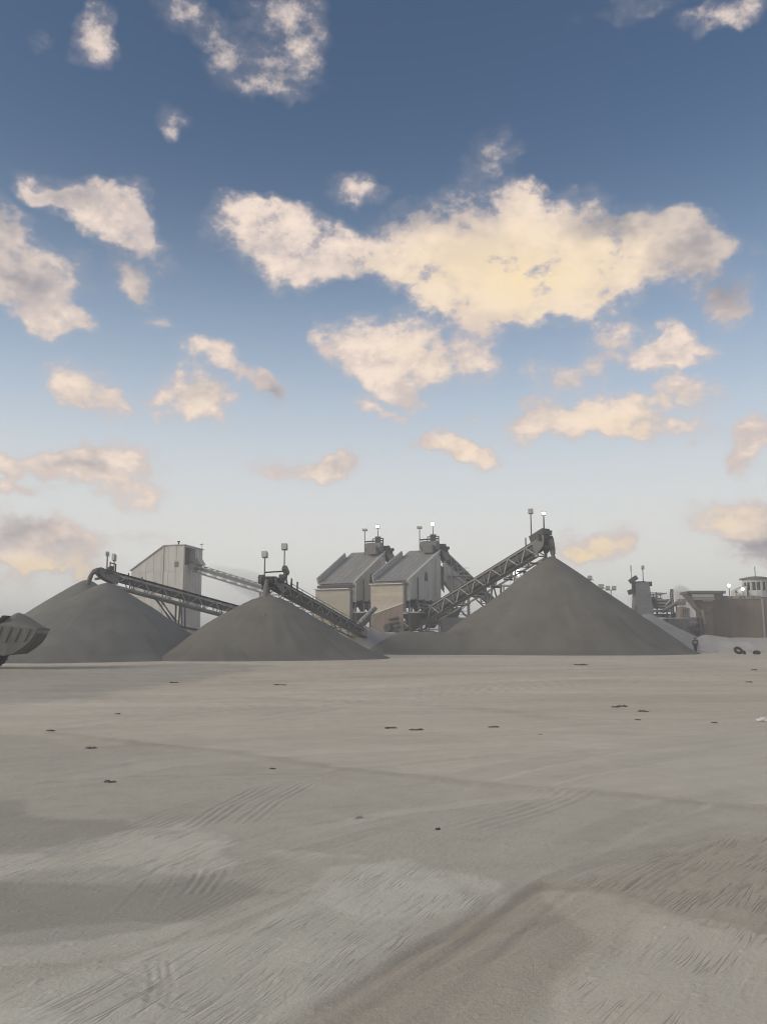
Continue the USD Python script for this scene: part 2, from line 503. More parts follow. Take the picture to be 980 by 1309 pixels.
rows_near = 1 / np.linspace(1 / 2.3, 1 / 140.0, 760)
rows = np.concatenate([[-1500, -400, -100, -25, -6, -1, 1.2, 1.9], rows_near, [150, 165, 185, 215, 260, 340, 480, 700, 1000, 1500]])
uu = np.linspace(-1, 1, 620)
outer_x = np.array([1.6, 3, 8, 25, 80, 300, 1500.0])
Y2 = np.repeat(rows[:, None], len(uu) + 14, 1)
half = .56 * np.clip(rows, 2.0, 160) + .7
Xc = uu[None, :] * half[:, None]
edge = half[:, None] + outer_x[None, :] ** 1.0
edge[:, -1] = 1500
X2 = np.concatenate([-edge[:, ::-1], Xc, edge], 1)
gx, gy = X2.ravel(), Y2.ravel()
near = (gy > 1.5) & (gy < 145) & (np.abs(gx) < 120)
x, y = gx[near], gy[near]
wob = fbm2(x, y, 1.3, 4, 3)          # ragged edges
wob2 = fbm2(x, y, 6.0, 3, 4)
h = .10 * fbm2(x, y, .06, 3, 11) + .050 * fbm2(x, y, .35, 3, 12) + .020 * fbm2(x, y, 1.5, 4, 13)
tone = .30 * fbm2(x, y, .05, 4, 21) + .20 * fbm2(x, y, .30, 5, 22) + .10 * fbm2(x, y, 2.2, 5, 23)
warm = .32 * fbm2(x, y, .09, 3, 31) + .2 * smoothstep(y, 6, 30)
# wind and scraper streaks: noise drawn out along the driving direction
dirs = [((270, 1290), (430, 1180)), ((640, 1260), (800, 1150)), ((300, 1040), (700, 1000))]
A = gnd(*dirs[0][0])[:2]; B = gnd(*dirs[0][1])[:2]


def streak(x, y, px0, px1, lam, stretch, seed, oct=3):
    a, b = gnd(*px0)[:2], gnd(*px1)[:2]
    u = unit(b - a)
    bend = .25 * fbm2(x, y, .5, 2, seed + 9)
    s, t = x * u[0] + y * u[1], -x * u[1] + y * u[0] + bend
    return meshkit.fbm(np.stack([t / lam + 300, s / (lam * stretch) + 300, np.zeros_like(s)], -1), oct, seed) - .5


def patch(poly, soft, dt=0., dh=0., dw=0., rag=.35):
    global tone, h, warm
    near_w = np.clip(y / 8, .35, 3)
    sd = poly_sd(x, y, poly) + (wob * rag * 2 + wob2 * rag * .5) * near_w
    m = smoothstep(sd, -soft * near_w, soft * near_w)
    tone = tone + dt * m; h = h + dh * m; warm = warm + dw * m
    return m


patch([(-60, 860), (60, 853), (250, 848), (345, 851), (300, 862), (190, 880), (70, 898), (-60, 904)], .25, -.30, 0, -.3)
patch([(200, 862), (420, 850), (700, 846), (1000, 848), (1000, 858), (640, 862), (330, 878), (200, 880)], .3, -.05, 0, .08)
m_near = patch([(-300, 925), (60, 940), (120, 944), (300, 962), (420, 980), (620, 1005), (800, 1018), (980, 1035), (1400, 1065), (1600, 1600), (-600, 1600)], .08, -.17, -.014, -.12, .10)
m_a = patch([(150, 1065), (230, 1058), (300, 1075), (290, 1090), (340, 1105), (200, 1118), (-40, 1124), (-40, 1097), (90, 1080)], .12, .28, .007, -.1)
patch([(340, 1084), (400, 1078), (455, 1094), (400, 1101), (325, 1097)], .10, .22, .005, 0)
m_c = patch([(440, 1112), (510, 1104), (612, 1128), (640, 1150), (440, 1262), (330, 1320), (130, 1320), (-60, 1300), (-60, 1282), (180, 1232), (300, 1192)], .10, .26, .004, -.12)
m_c2 = patch([(480, 1108), (560, 1118), (610, 1160), (470, 1180), (400, 1150)], .05, .13, .003, -.1, .15)
m_d = patch([(700, 1140), (760, 1134), (800, 1146), (840, 1167), (985, 1197), (1200, 1215), (1300, 1420), (660, 1420), (700, 1260), (770, 1190)], .09, .20, .005, .12, .28)
m_e = patch([(690, 1130), (850, 1085), (1050, 1050), (1150, 1110), (1050, 1200), (985, 1194), (838, 1163), (790, 1142)], .10, -.13, -.005, .26, .3)
m_f = patch([(540, 1184), (700, 1126), (812, 1142), (790, 1190), (670, 1320), (360, 1330)], .14, -.12, -.003, .20, .2)
m_g = patch([(-40, 1122), (160, 1112), (340, 1122), (365, 1140), (200, 1178), (-40, 1215)], .12, -.32, -.008, -.2)
patch([(-40, 1010), (50, 1036), (165, 1056), (90, 1086), (-40, 1088)], .12, -.24, -.008, -.2)
patch([(-60, 1205), (110, 1188), (250, 1180), (120, 1215), (-60, 1238)], .10, .22, .005, -.1)
patch([(-60, 1300), (60, 1302), (200, 1318), (-60, 1330)], .08, .18, .004, 0)
# grooves in the soft patches
s1 = streak(x, y, *dirs[0], .034, 9, 41)
s2 = streak(x, y, *dirs[1], .045, 9, 42)
s3 = streak(x, y, *dirs[2], .13, 12, 43)
s4 = streak(x, y, (520, 1290), (760, 1130), .16, 30, 44, 2)
cut = lambda s, k: -np.clip(s - k, 0, 1)
h += m_c * (.016 * cut(s1, .06) + .003 * s1) + m_d * (.014 * cut(s2, .07) + .003 * s2) + m_e * (.030 * cut(s2, .03) + .006 * s2)
h += m_near * (.025 * cut(s3, .05) + .012 * s3) + m_a * .016 * cut(s1, .03) + (m_f + .3 * m_near) * .035 * cut(s4, .06)
far_ = smoothstep(y, 9, 22)
tone += far_ * (.30 * (meshkit.fbm(np.stack([x * .12 + 77, y * .9 + 77, 0 * x], -1), 4, 81) - .5) + .22 * (meshkit.fbm(np.stack([x * .5 + 7, y * 2.2 + 7, 0 * x], -1), 3, 82) - .5))
tone += m_c * .3 * cut(s1, .04) + m_d * .25 * cut(s2, .05) + m_e * .3 * cut(s2, .02) + m_near * .35 * cut(s3, .08) + m_f * .35 * cut(s4, .05) + .22 * s3 * (1 - m_near)
# the long crease where a blade stopped
dl, al = line_d(x, y, [(60, 938), (120, 944), (300, 962), (420, 980), (620, 1005), (800, 1018), (980, 1035), (1150, 1047)])
dl = dl + .25 * np.abs(wob) + .08 * wob2
h += .030 * np.exp(-(dl / .22) ** 2); tone -= .26 * np.exp(-(dl / .14) ** 2)
# tyre treads: families of parallel ruts
treads = [[[(232 + 13 * i, 1060 - i), (275 + 12 * i, 1030 - i), (322 + 11.5 * i, 1006 - i), (372 + 9 * i, 994 - i)] for i in (0, 1, 2, 3, 5, 6, 7)],
          [[(148 + 11 * i, 1166 - 2 * i), (180 + 9 * i, 1130 - i), (208 + 6 * i, 1100 - i)] for i in range(5)],
          [[(232 + 13 * i, 1142 - i), (255 + 13 * i, 1110 - i)] for i in range(4)],
          [[(186 + 12 * i, 1292), (196 + 12 * i, 1262), (190 + 12 * i, 1222)] for i in range(3)],
          [[(150 + 8 * i, 1240 + 9 * i), (215 + 8 * i, 1262 + 8 * i)] for i in range(5)],
          [[(790 + 14 * i, 1140 - i), (850 + 13 * i, 1100), (960 + 12 * i, 1075)] for i in range(5)],
          [[(560 + 20 * i, 1060 + i), (720 + 16 * i, 1012), (900 + 10 * i, 985)] for i in range(4)],
          [[(20, 1000 + 12 * i), (180, 990 + 9 * i), (420, 985 + 4 * i), (700, 960 + 3 * i)] for i in range(3)],
          [[(300, 905 + 7 * i), (520, 880 + 4 * i), (760, 866 + 3 * i), (980, 860 + 2 * i)] for i in range(4)],
          [[(40, 930 + 8 * i), (260, 905 + 5 * i), (500, 893 + 3 * i), (900, 930 + 4 * i)] for i in range(2)]]
for fam in treads:
    for c in fam:
        dl, al = line_d(x, y, c)
        wid = .016 if max(q[1] for q in c) > 1075 else .022 if max(q[1] for q in c) > 1010 else .07
        ends = smoothstep(al, 0, .08) * smoothstep(1 - al, 0, .12) * (.55 + 1.2 * np.clip(wob2 + .3, 0, 1))
        dl = dl + .02 * wob2
        prof = np.exp(-(dl / wid) ** 2)
        rim = np.exp(-((dl - 2.1 * wid) / (.8 * wid)) ** 2)
        h += ends * (-.22 * wid * prof + .08 * wid * rim)
        tone -= ends * .10 * prof; tone += ends * .03 * rim
# broad, faint wheel tracks sweeping over the yard
F9 = fbm2(x, y, .5, 3, 91)
for c, wid, dt in (([(540, 1012), (640, 985), (780, 958), (980, 938)], .28, -.10), ([(600, 1022), (720, 990), (850, 968), (1000, 952)], .26, -.10), ([(0, 1010), (200, 975), (420, 958), (700, 950), (980, 965)], .35, .10),
                   ([(-60, 985), (200, 950), (450, 938), (760, 935), (1040, 945)], .4, -.09), ([(120, 905), (420, 880), (700, 868), (980, 862)], .8, .12), ([(0, 912), (300, 890), (620, 905), (980, 960)], .5, -.09),
                   ([(60, 890), (400, 868), (760, 856), (1000, 850)], 1.0, -.10), ([(330, 1075), (480, 1040), (640, 1018), (760, 1012)], .14, .14), ([(700, 1100), (800, 1050), (900, 1020), (1020, 1000)], .2, -.10),
                   ([(760, 1120), (860, 1075), (980, 1045)], .14, -.10), ([(300, 1300), (560, 1200), (700, 1125), (860, 1060)], .07, -.12), ([(430, 1309), (640, 1215), (780, 1130)], .06, -.10), ([(-40, 1180), (200, 1140), (420, 1080), (560, 1040)], .10, -.12),
                   ([(-40, 1260), (160, 1230), (330, 1160), (460, 1105)], .05, .14)):
    dl, al = line_d(x, y, c)
    dl = dl + .25 * wid * wob + .10 * wid * wob2
    m = (1 - smoothstep(dl, wid * .6, wid * 1.15)) * smoothstep(al, 0, .28) * smoothstep(1 - al, 0, .28) * (.55 + 1.1 * np.clip(F9 + .4, 0, 1))
    tone += dt * m
    h += -.04 * wid * np.minimum(m, 1) * (wid < .5) + .03 * wid * smoothstep(al, 0, .3) * smoothstep(1 - al, 0, .3) * np.exp(-((dl - 1.25 * wid) / (.25 * wid)) ** 2) * (wid < .5)
# many fine overlapping tread lines along long sweeping drives
def line_sd(x, y, px_line):
    c = np.array([gnd(*q)[:2] for q in px_line])
    tt = np.linspace(0, 1, len(c)); k = np.linspace(0, 1, 9)
    from scipy.interpolate import PchipInterpolator
    c = np.stack([PchipInterpolator(tt, c[:, i])(k) for i in (0, 1)], 1)
    return near_line(x, y, c, True)


FB = [fbm2(x, y, .9, 3, 101 + k) for k in range(3)]
for c, wid, sp, n, dt in (([(150, 1090), (290, 1030), (430, 985), (560, 962)], .022, .075, 7, .10), ([(380, 1150), (560, 1080), (730, 1030), (900, 1004)], .018, .055, 6, .09), ([(560, 1062), (690, 1010), (830, 968), (980, 945)], .03, .10, 6, .10),
                          ([(40, 965), (240, 962), (430, 975), (640, 1010)], .04, .13, 5, .08), ([(600, 1000), (760, 975), (880, 955), (1000, 940)], .05, .16, 5, .09), ([(-40, 1130), (120, 1085), (250, 1030), (420, 990)], .02, .07, 6, .10),
                          ([(90, 1230), (230, 1180), (330, 1120), (420, 1060)], .012, .045, 7, .10), ([(640, 1309), (760, 1215), (870, 1150), (990, 1105)], .010, .038, 7, .10), ([(430, 1309), (560, 1215), (660, 1150), (800, 1075)], .010, .040, 6, .09),
                          ([(700, 1170), (790, 1115), (880, 1075), (1000, 1040)], .013, .05, 7, .11), ([(120, 1309), (300, 1225), (470, 1150), (600, 1105)], .010, .040, 8, .09), ([(0, 1030), (160, 1012), (330, 1000), (520, 998)], .025, .09, 5, .08),
                          ([(250, 930), (480, 915), (700, 905), (980, 915)], .08, .25, 5, .09), ([(-20, 955), (200, 925), (480, 900), (760, 880)], .08, .26, 5, .09), ([(380, 870), (620, 880), (820, 900), (1000, 930)], .10, .32, 5, .09)):
    sd, al = line_sd(x, y, c)
    sd = sd + wid * .9 * wob + wid * .5 * wob2
    ends = smoothstep(al, .0, .3) * smoothstep(1 - al, .0, .3) * np.clip(.35 + 2.2 * FB[int(sp * 1000) % 3], 0, 1.2)
    prof = sum(np.exp(-((sd - sp * (k - (n - 1) / 2)) / wid) ** 2) for k in range(n))
    h -= ends * .16 * wid * prof
    tone -= ends * dt * prof
# small lumps close by
grit = fbm2(x, y, 22.0, 3, 51)
h += np.clip(grit - .20, 0, 1) * .03 * (y < 18)
H = np.zeros_like(gx); T = np.zeros_like(gx); W = np.zeros_like(gx)
H[near] = h * smoothstep(y, 1.5, 2.5) * (1 - smoothstep(y, 120, 145)) * (1 - .8 * smoothstep(y, 40, 80)); T[near] = tone; W[near] = warm
GR = np.zeros_like(gx); GR2 = np.zeros_like(gx); GR2[near] = np.clip(.8 * m_d + .8 * m_e + .3 * m_near * smoothstep(x, .5, 2), 0, 1) * (1 - .85 * m_f); GR[near] = np.clip(m_c - .9 * m_d - m_e + .7 * m_a + .35 * m_near * (1 - smoothstep(x, .5, 2)), 0, 1) * (1 - .85 * np.clip(m_f + m_g, 0, 1))


def height(px, py):
    """The ground's height at a spot of the yard."""
    k = np.argmin((gx - px) ** 2 + (gy - py) ** 2)
    return float(H[k])


nr, nc = X2.shape
I = np.arange(nr * nc).reshape(nr, nc)
quads = np.stack([I[:-1, :-1], I[:-1, 1:], I[1:, 1:], I[1:, :-1]], -1).reshape(-1, 4)
tri = np.vstack([quads[:, [0, 1, 2]], quads[:, [0, 2, 3]]])
g = G()
p = g.add('geometry', 'position')
t_ = g.add('attribute', 'fac', attribute='tone')
w_ = g.add('attribute', 'fac', attribute='warm')
f1 = g.noise(p, 3.0, 6.0, .65)
f2 = g.noise(p, 55.0, 3.0, .6)
f = g.m('add', t_, g.m('add', g.m('multiply', g.m('subtract', f1, .5), .30), g.m('multiply', g.m('subtract', f2, .5), .55)))
# thin scratches along the driving direction, each only a hand or two long
_a, _b = gnd(*dirs[0][0])[:2], gnd(*dirs[0][1])[:2]
_u = unit(_b - _a)
pw = g.vm('add', p, g.vm('scale', g.vm('subtract', g.noise(p, 1.1, 1.0, .5, 'color'), (.5, .5, .5)), scale=.07))
scr = None
for (ac, al_, off, thin, di, where) in ((16.0, .75, 0.0, .035, 0, 'scored'), (34.0, 1.5, 40.0, .04, 0, 'scored'), (22.0, .9, 80.0, .04, 1, 'scored_right')):
    _a, _b = gnd(*dirs[di][0])[:2], gnd(*dirs[di][1])[:2]
    _u = unit(_b - _a)
    across = g.vm('dot_product', pw, (-_u[1] * ac, _u[0] * ac, 0), 'value')
    along = g.vm('dot_product', pw, (_u[0] * al_, _u[1] * al_, 0), 'value')
    n_ = g.noise(g.add('combine_xyz', 'vector', {'x': across, 'y': along}, z=off), 1.0, 1.5, .5)
    ln = g.rng(g.m('absolute', g.m('subtract', n_, .5)), 0.0, thin, 1.0, 0.0)
    gate = g.rng(g.noise(g.vm('add', p, (off, 3, 0)), 2.3 if off else 1.4, 2.0, .6), .46, .62)
    ln = g.m('multiply', g.m('multiply', ln, gate), g.add('attribute', 'fac', attribute=where))
    scr = ln if scr is None else g.m('maximum', scr, ln)
f = g.m('subtract', f, g.m('multiply', scr, .15))
c = g.mix(g.rng(f, -.45, .45, t='linear'), (.44, .402, .326), (.80, .742, .614))
c = g.mix(g.rng(w_, -.35, .45, 0, 1, 'linear'), g.mix(1.0, c, (.965, 1.0, 1.01), 'multiply'), g.mix(1.0, c, (1.045, .982, .925), 'multiply'))
bh = g.m('add', g.m('multiply', scr, -.7), g.m('add', g.m('multiply', g.noise(p, 38.0, 4.0, .65), .6), g.m('multiply', g.noise(p, 150.0, 2.0, .6), .4)))
s = g.add('principled_bsdf', 'BSDF', {'base_color': c, 'normal': g.add('bump', 'normal', {'height': bh}, strength=.65, distance=.014)}, roughness=.95, specular_ior_level=.1)
MAT['yard_soil'] = g.make('/World/Looks/yard_soil', surface=s)
gm = usdkit.mesh(stage, '/World/ground', (np.c_[gx, gy, H], tri), MAT['yard_soil'], smooth=True)
for nm, val in (('tone', T), ('warm', W), ('scored', GR), ('scored_right', GR2)):
    UsdGeom.PrimvarsAPI(gm).CreatePrimvar(nm, Sdf.ValueTypeNames.FloatArray, 'vertex').Set(np.asarray(val, np.float32).tolist())
keys(gm.GetPrim(), 'pale dusty yard with tyre ruts and scraped patches', 'ground', None, 'structure')


# ---------------------------------------------------------------- heaps
def heap(name, label, mat, cones, cell=.16, blend=.5, rough=.09, seed=1, clip=None, category='sand pile', group=None):
    """A stockpile as one height field: cones (x, y, height, slope, round top) and ridges, run together."""
    xs0 = min(c[0] - c[2] / c[3] for c in cones) - 5; xs1 = max(c[0] + c[2] / c[3] for c in cones) + 5
    ys0 = min(c[1] - c[2] / c[3] for c in cones) - 12; ys1 = max(c[1] + c[2] / c[3] for c in cones) + 12
    ax, ay = np.arange(xs0, xs1 + cell, cell), np.arange(ys0, ys1 + cell, cell)
    X, Y = np.meshgrid(ax, ay)
    wx, wy = X + 1.0 * fbm2(X, Y, .22, 3, seed), Y + 1.0 * fbm2(X, Y, .22, 3, seed + 5)
    z = None
    for (cx_, cy_, hh, sl, rt, kd) in cones:
        calm = smoothstep(np.hypot(X - cx_, Y - cy_), .5, 6)
        r = np.hypot(X + (wx - X) * calm - cx_, (Y + (wy - Y) * calm - cy_) * kd)
        r = np.sqrt(r * r + rt * rt) - rt
        zz = hh - sl * r
        # a soft foot where the slope runs out
        zz = np.where(zz < .5, .5 - (.5 - zz) * .62, zz)
        ang = np.arctan2(Y - cy_, X - cx_)
        rills = meshkit.fbm(np.stack([np.cos(ang) * 9 + 50, np.sin(ang) * 9 + 50, r * .10 + 20], -1), 3, seed + 2) - .5
        zz = zz + rills * rough * 2.2 * smoothstep(r, .5, 4)
        if z is None:
            z = zz
        else:
            k = np.clip(.5 + .5 * (zz - z) / blend, 0, 1)
            z = z * (1 - k) + zz * k + blend * k * (1 - k)
    z = z + rough * .35 * fbm2(X, Y, 2.5, 3, seed + 3) + rough * .8 * fbm2(X, Y, .6, 3, seed + 4)
    keep = z > -.35
    idx = -np.ones(z.shape, int)
    cellok = keep[:-1, :-1] & keep[1:, :-1] & keep[:-1, 1:] & keep[1:, 1:]
    I = np.arange(z.size).reshape(z.shape)
    q = np.stack([I[:-1, :-1], I[:-1, 1:], I[1:, 1:], I[1:, :-1]], -1)[cellok]
    used = np.unique(q)
    remap = np.zeros(z.size, int); remap[used] = np.arange(len(used))
    q = remap[q]
    v = np.c_[X.ravel(), Y.ravel(), z.ravel()][used]
    tri = np.vstack([q[:, [0, 1, 2]], q[:, [0, 2, 3]]])
    base = np.array([cones[0][0], cones[0][1], 0])
    path = numbered('/World', name)
    m = usdkit.mesh(stage, path, (v - base, tri), MAT[mat], smooth=True)
    m.AddTranslateOp().Set(Gf.Vec3d(*map(float, base)))
    keys(m.GetPrim(), label, category, group)
    return m


def cone_at(px, py, Y, slope_deg, rt=.8, kd=1.0):
    p = at(px, py, Y)
    return (p[0], p[1], p[2] + 0.0, math.tan(math.radians(slope_deg)), rt, kd)


heap('sand_pile', 'grey two-peaked sand pile behind the loader bucket', 'dark_sand',
     [cone_at(137, 745.5, 72, 34, .7, .64), cone_at(111, 741.5, 82, 34.5, .5, .95)], seed=3, blend=.12)
heap('sand_pile', 'low round-topped brown-grey sand pile under the twin floodlights', 'mid_sand',
     [cone_at(343, 762, 70, 33.5, 1.6, 1.12), cone_at(285, 809, 66, 29, 2.0), cone_at(395, 806, 72, 31, 2)], seed=8, blend=.8)
heap('sand_pile', 'tallest steep grey sand pile with a low shoulder on its left', 'mid_sand',
     [cone_at(704, 711.5, 98, 36.5, .45), cone_at(585, 806, 92, 33, 2.2), cone_at(548, 807, 92, 33, 2.2), cone_at(520, 806.5, 92, 34, 1.6)], seed=14, blend=.6)
heap('sand_pile', 'small pale sand pile between the low pile and the tallest pile', 'pale_sand',
     [cone_at(462, 801, 97, 30, 2.2), cone_at(430, 803, 99, 30, 2), cone_at(500, 808, 100, 30, 2)], seed=21, blend=.8, cell=.2)

# raised ground on the right, its front a pale bank
ax, ay = np.concatenate([np.arange(34, 62, .25), np.arange(62, 140, 2.)]), np.concatenate([np.arange(96, 116, .2), np.arange(116, 230, 3.)])
X, Y = np.meshgrid(ax, ay)
left = 36.4 + 1.0 * fbm2(X, Y, .3, 3, 61) + .26 * np.clip(Y - 101, -4, 12)
front = 100.0 + 2.2 * fbm2(X, Y, .13, 3, 62)
z = 1.75 * smoothstep(Y + 3 * fbm2(X, Y, .3, 3, 63), front, front + 7) * smoothstep(X, left, left + 3.6)
z += .9 * np.exp(-((X - 40.2) / 2.2) ** 2 - ((Y - 107) / 3) ** 2) * .6 + .35 * fbm2(X, Y, .35, 4, 64) * smoothstep(z, .2, 1.0)
z = np.where((X <= 34) | (Y <= 96), -.4, z - .25 * (z < .25) - .05)
z[:, -1] = -.4; z[-1, :] = -.4
I = np.arange(z.size).reshape(z.shape)
q = np.stack([I[:-1, :-1], I[:-1, 1:], I[1:, 1:], I[1:, :-1]], -1).reshape(-1, 4)
bank = usdkit.mesh(stage, '/World/embankment', (np.c_[X.ravel(), Y.ravel(), z.ravel()], np.vstack([q[:, [0, 1, 2]], q[:, [0, 2, 3]]])), MAT['white_sand'], smooth=True)
keys(bank.GetPrim(), 'raised pale sandy bank behind the worker on foot', 'embankment', None, 'structure')
heap('sand_pile', 'pale sand heap under the far stacker right of the tallest pile', 'pale_sand',
     [cone_at(827, 784.5, 110.5, 34, .8), cone_at(843, 797, 110, 30, 1.5)], seed=33, cell=.25, blend=.6)


# ---------------------------------------------------------------- stackers (belt conveyors on a truss)
def mast(t, p, hgt, facing, lit=False, lamp=(.5, .34, .42), r=.055, twin=False, mat='grey_steel'):
    """A light mast standing at p, with its floodlight."""
    top = p + Z * hgt
    mp = t.part('light_mast', rod(p, top, r, 8, r * .8), mat)
    f = unit(np.asarray(facing, float))
    side = np.cross(Z, f)
    for k in ((-.32, .32) if twin else (0,)):
        c = top + side * k + Z * lamp[2] * .5
        body = hull([c + side * sx * lamp[0] / 2 + f * fy * lamp[1] / 2 + Z * (sz * lamp[2] / 2 + .10 * fy * sx * sx) for sx in (-1, 1) for fy in (-.6, 1) for sz in (-1, 1)])
        fl = t.part('floodlight', body, 'galvanised', mp)
        fc = c + f * (lamp[1] / 2 + .02)
        t.part('lamp_glass', bar(fc - side * lamp[0] * .42, fc + side * lamp[0] * .42, .03, lamp[2] * .8), 'lit_lamp' if lit else 'galvanised', mp)
    return top


def stadium_belt(u, s, n, a, L, r, w, thick=.05):
    """A closed belt loop round two drums."""
    import shapely
    ring = shapely.LineString([(0, 0), (L, 0)]).buffer(r, quad_segs=6)
    ring = ring.difference(shapely.LineString([(0, 0), (L, 0)]).buffer(r - thick, quad_segs=6))
    m = trimesh.creation.extrude_polygon(ring, w, engine='earcut')
    T = np.eye(4)
    T[:3, 0], T[:3, 1], T[:3, 2] = u, n, np.cross(u, n)
    T[:3, 3] = a - np.cross(u, n) * w / 2
    m.apply_transform(T)
    return m


def stacker(name, label, head, tail, w, depth, bays, legs=(), catwalk=0, chord=.13, brace=.085, pan=True, head_len=1.6, mat='grey_steel', group=None, tail_open=True, cat='conveyor'):
    head, tail = np.asarray(head, float), np.asarray(tail, float)
    u, s, n = frame(tail, head)
    L = np.linalg.norm(head - tail)
    t = Thing(name, label, cat, (tail[0], tail[1], 0), group)
    P = lambda a, b, c: tail + u * a + s * b + n * c        # along, across, above the upper chords
    for b in (-1, 1):
        for c in (0, -depth):
            t.part('chord', bar(P(0, b * w / 2, c), P(L - (.2 if c == 0 else head_len), b * w / 2, c), chord, chord), 'frame_steel' if mat == 'grey_steel' else mat)
    step = (L - head_len) / bays
    for b in (-1, 1):
        for k in range(bays + 1):
            if k % 2 == 0:
                t.part('post', bar(P(k * step, b * (w / 2 + .004), -chord / 2), P(k * step, b * (w / 2 + .004), -depth + chord / 2), brace, brace, u), mat)
            if k < bays:
                lo, hi = (-depth + .05, -.05) if k % 2 == 0 else (-.05, -depth + .05)
                t.part('brace', bar(P(k * step + .05, b * (w / 2 - .012), lo), P((k + 1) * step - .05, b * (w / 2 - .012), hi), brace * .8, brace * .8, s), 'light_steel' if mat == 'grey_steel' else mat)
    for k in range(0, bays + 1, 2):
        t.part('cross_tie', bar(P(k * step, -w / 2 + chord / 2, -depth), P(k * step, w / 2 - chord / 2, -depth), brace, brace), mat)
    r = min(.34, depth * .36)
    top = .30
    t.part('belt', stadium_belt(u, s, n, P(.35, 0, top - r), L - .45, r, w * .82), 'rubber')
    k = 0
    for a in np.arange(.9, L - 1.0, max(1.1, L / 22)):
        t.part('idler', joined([drum(P(a, 0, top - .10), s, .07, w * .84, 8), bar(P(a, -w / 2, top - .12), P(a, -w / 2, .02), .09, .09, u), bar(P(a, w / 2, top - .12), P(a, w / 2, .02), .09, .09, u)]), 'dark_steel')
    if pan:
        t.part('belt_pan', bar(P(.4, 0, -depth * .30), P(L - head_len, 0, -depth * .30), w * .86, depth * .42), 'dark_steel')
    t.part('head_drum', drum(P(L - .1, 0, top - r), s, r - .06, w * .86, 20), 'dark_steel')
    t.part('tail_drum', drum(P(.35, 0, top - r), s, r - .06, w * .86, 16), 'dark_steel')
    for b in (-1, 1):
        plate = [P(L - head_len - .3, b * (w / 2 + .05), -depth * .9), P(L - .35, b * (w / 2 + .05), -depth * .55), P(L + .12, b * (w / 2 + .05), -.15), P(L + .05, b * (w / 2 + .05), .28), P(L - head_len - .3, b * (w / 2 + .05), .22)]
        t.part('head_plate', slab(plate, s * b, .05), mat)
    t.part('motor', joined([drum(P(L - .75, -w / 2 - .40, .38), s, .24, .6, 14), bar(P(L - 1.05, -w / 2 - .32, .05), P(L - .3, -w / 2 - .32, .05), .34, .3)]), 'dark_steel')
    t.part('gearbox', bar(P(L - .45, w / 2 + .25, -.2), P(L - .45, w / 2 + .25, .5), .5, .36, u), 'dark_steel')
    t.part('belt_scraper', bar(P(L - .1, -w / 2, -.72 * depth), P(L - .1, w / 2, -.72 * depth), .16, .22), 'dark_steel')
    if catwalk:
        b = catwalk
        for k in range(bays):
            t.part('catwalk_grating', bar(P(k * step + .05, b * (w / 2 + .5), -depth - .05), P((k + 1) * step - .05, b * (w / 2 + .5), -depth - .05), .75, .05), mat)
        for k in range(0, bays + 1, 2):
            t.part('handrail_post', rod(P(k * step, b * (w / 2 + .86), -depth), P(k * step, b * (w / 2 + .86), -depth) + Z * 1.0, .03, 6), mat)
        t.part('handrail', rod(P(0, b * (w / 2 + .86), -depth) + Z, P(bays * step, b * (w / 2 + .86), -depth) + Z, .03, 6), mat)
    for (f, sx, foot, fat) in legs:          # along fraction, where the feet stand off, and how thick
        for b in (-1, 1):
            a = P(f * L, b * w / 2, -depth)
            e = V(a[0] + foot[0] + s[0] * b * sx, a[1] + foot[1] + s[1] * b * sx, foot[2])
            t.part('leg', rod(a, e, fat, 8), mat)
            if foot[2] < 1.0:
                t.part('wheel', drum(V(e[0], e[1], .42), s, .42, .3, 18), 'rubber')
    return t, P, L, u, s, n


def stream(label, pts, r0, r1, seed):
    """Sand falling off a belt: a ragged tapering column."""
    pts = np.array(pts)
    tt = np.linspace(0, 1, 14)
    seg = np.linspace(0, 1, len(pts))
    c = np.stack([np.interp(tt, seg, pts[:, k]) for k in range(3)], 1)
    for _ in range(2):
        c[1:-1] = (c[:-2] + 2 * c[1:-1] + c[2:]) / 4
    n = 12
    rows_ = []
    rg = np.random.default_rng(seed)
    for k, p in enumerate(c):
        d = unit(c[min(k + 1, len(c) - 1)] - c[max(k - 1, 0)])
        s = unit(np.cross(d, Z + V(.01, .02, 0)))
        q = np.cross(s, d)
        r = r0 + (r1 - r0) * tt[k]
        a = np.arange(n) * 2 * np.pi / n
        rr = r * (1 + .22 * (rg.random(n) - .5))
        rows_.append(p + np.outer(np.cos(a) * rr, s) + np.outer(np.sin(a) * rr, q))
    v = np.vstack(rows_ + [c[:1], c[-1:]])
    f = []
    for k in range(len(c) - 1):
        for i in range(n):
            j = (i + 1) % n
            f += [[k * n + i, k * n + j, (k + 1) * n + j], [k * n + i, (k + 1) * n + j, (k + 1) * n + i]]
    m0 = len(c) * n
    for i in range(n):
        j = (i + 1) % n
        f += [[j, i, m0], [m0 - n + i, m0 - n + j, m0 + 1]]
    m = trimesh.Trimesh(v, f, process=False)
    m.fix_normals()
    return single('falling_sand', m, 'falling_sand', label, 'falling sand', (c[-1][0], c[-1][1], c[-1][2]), None, 'stuff', True)


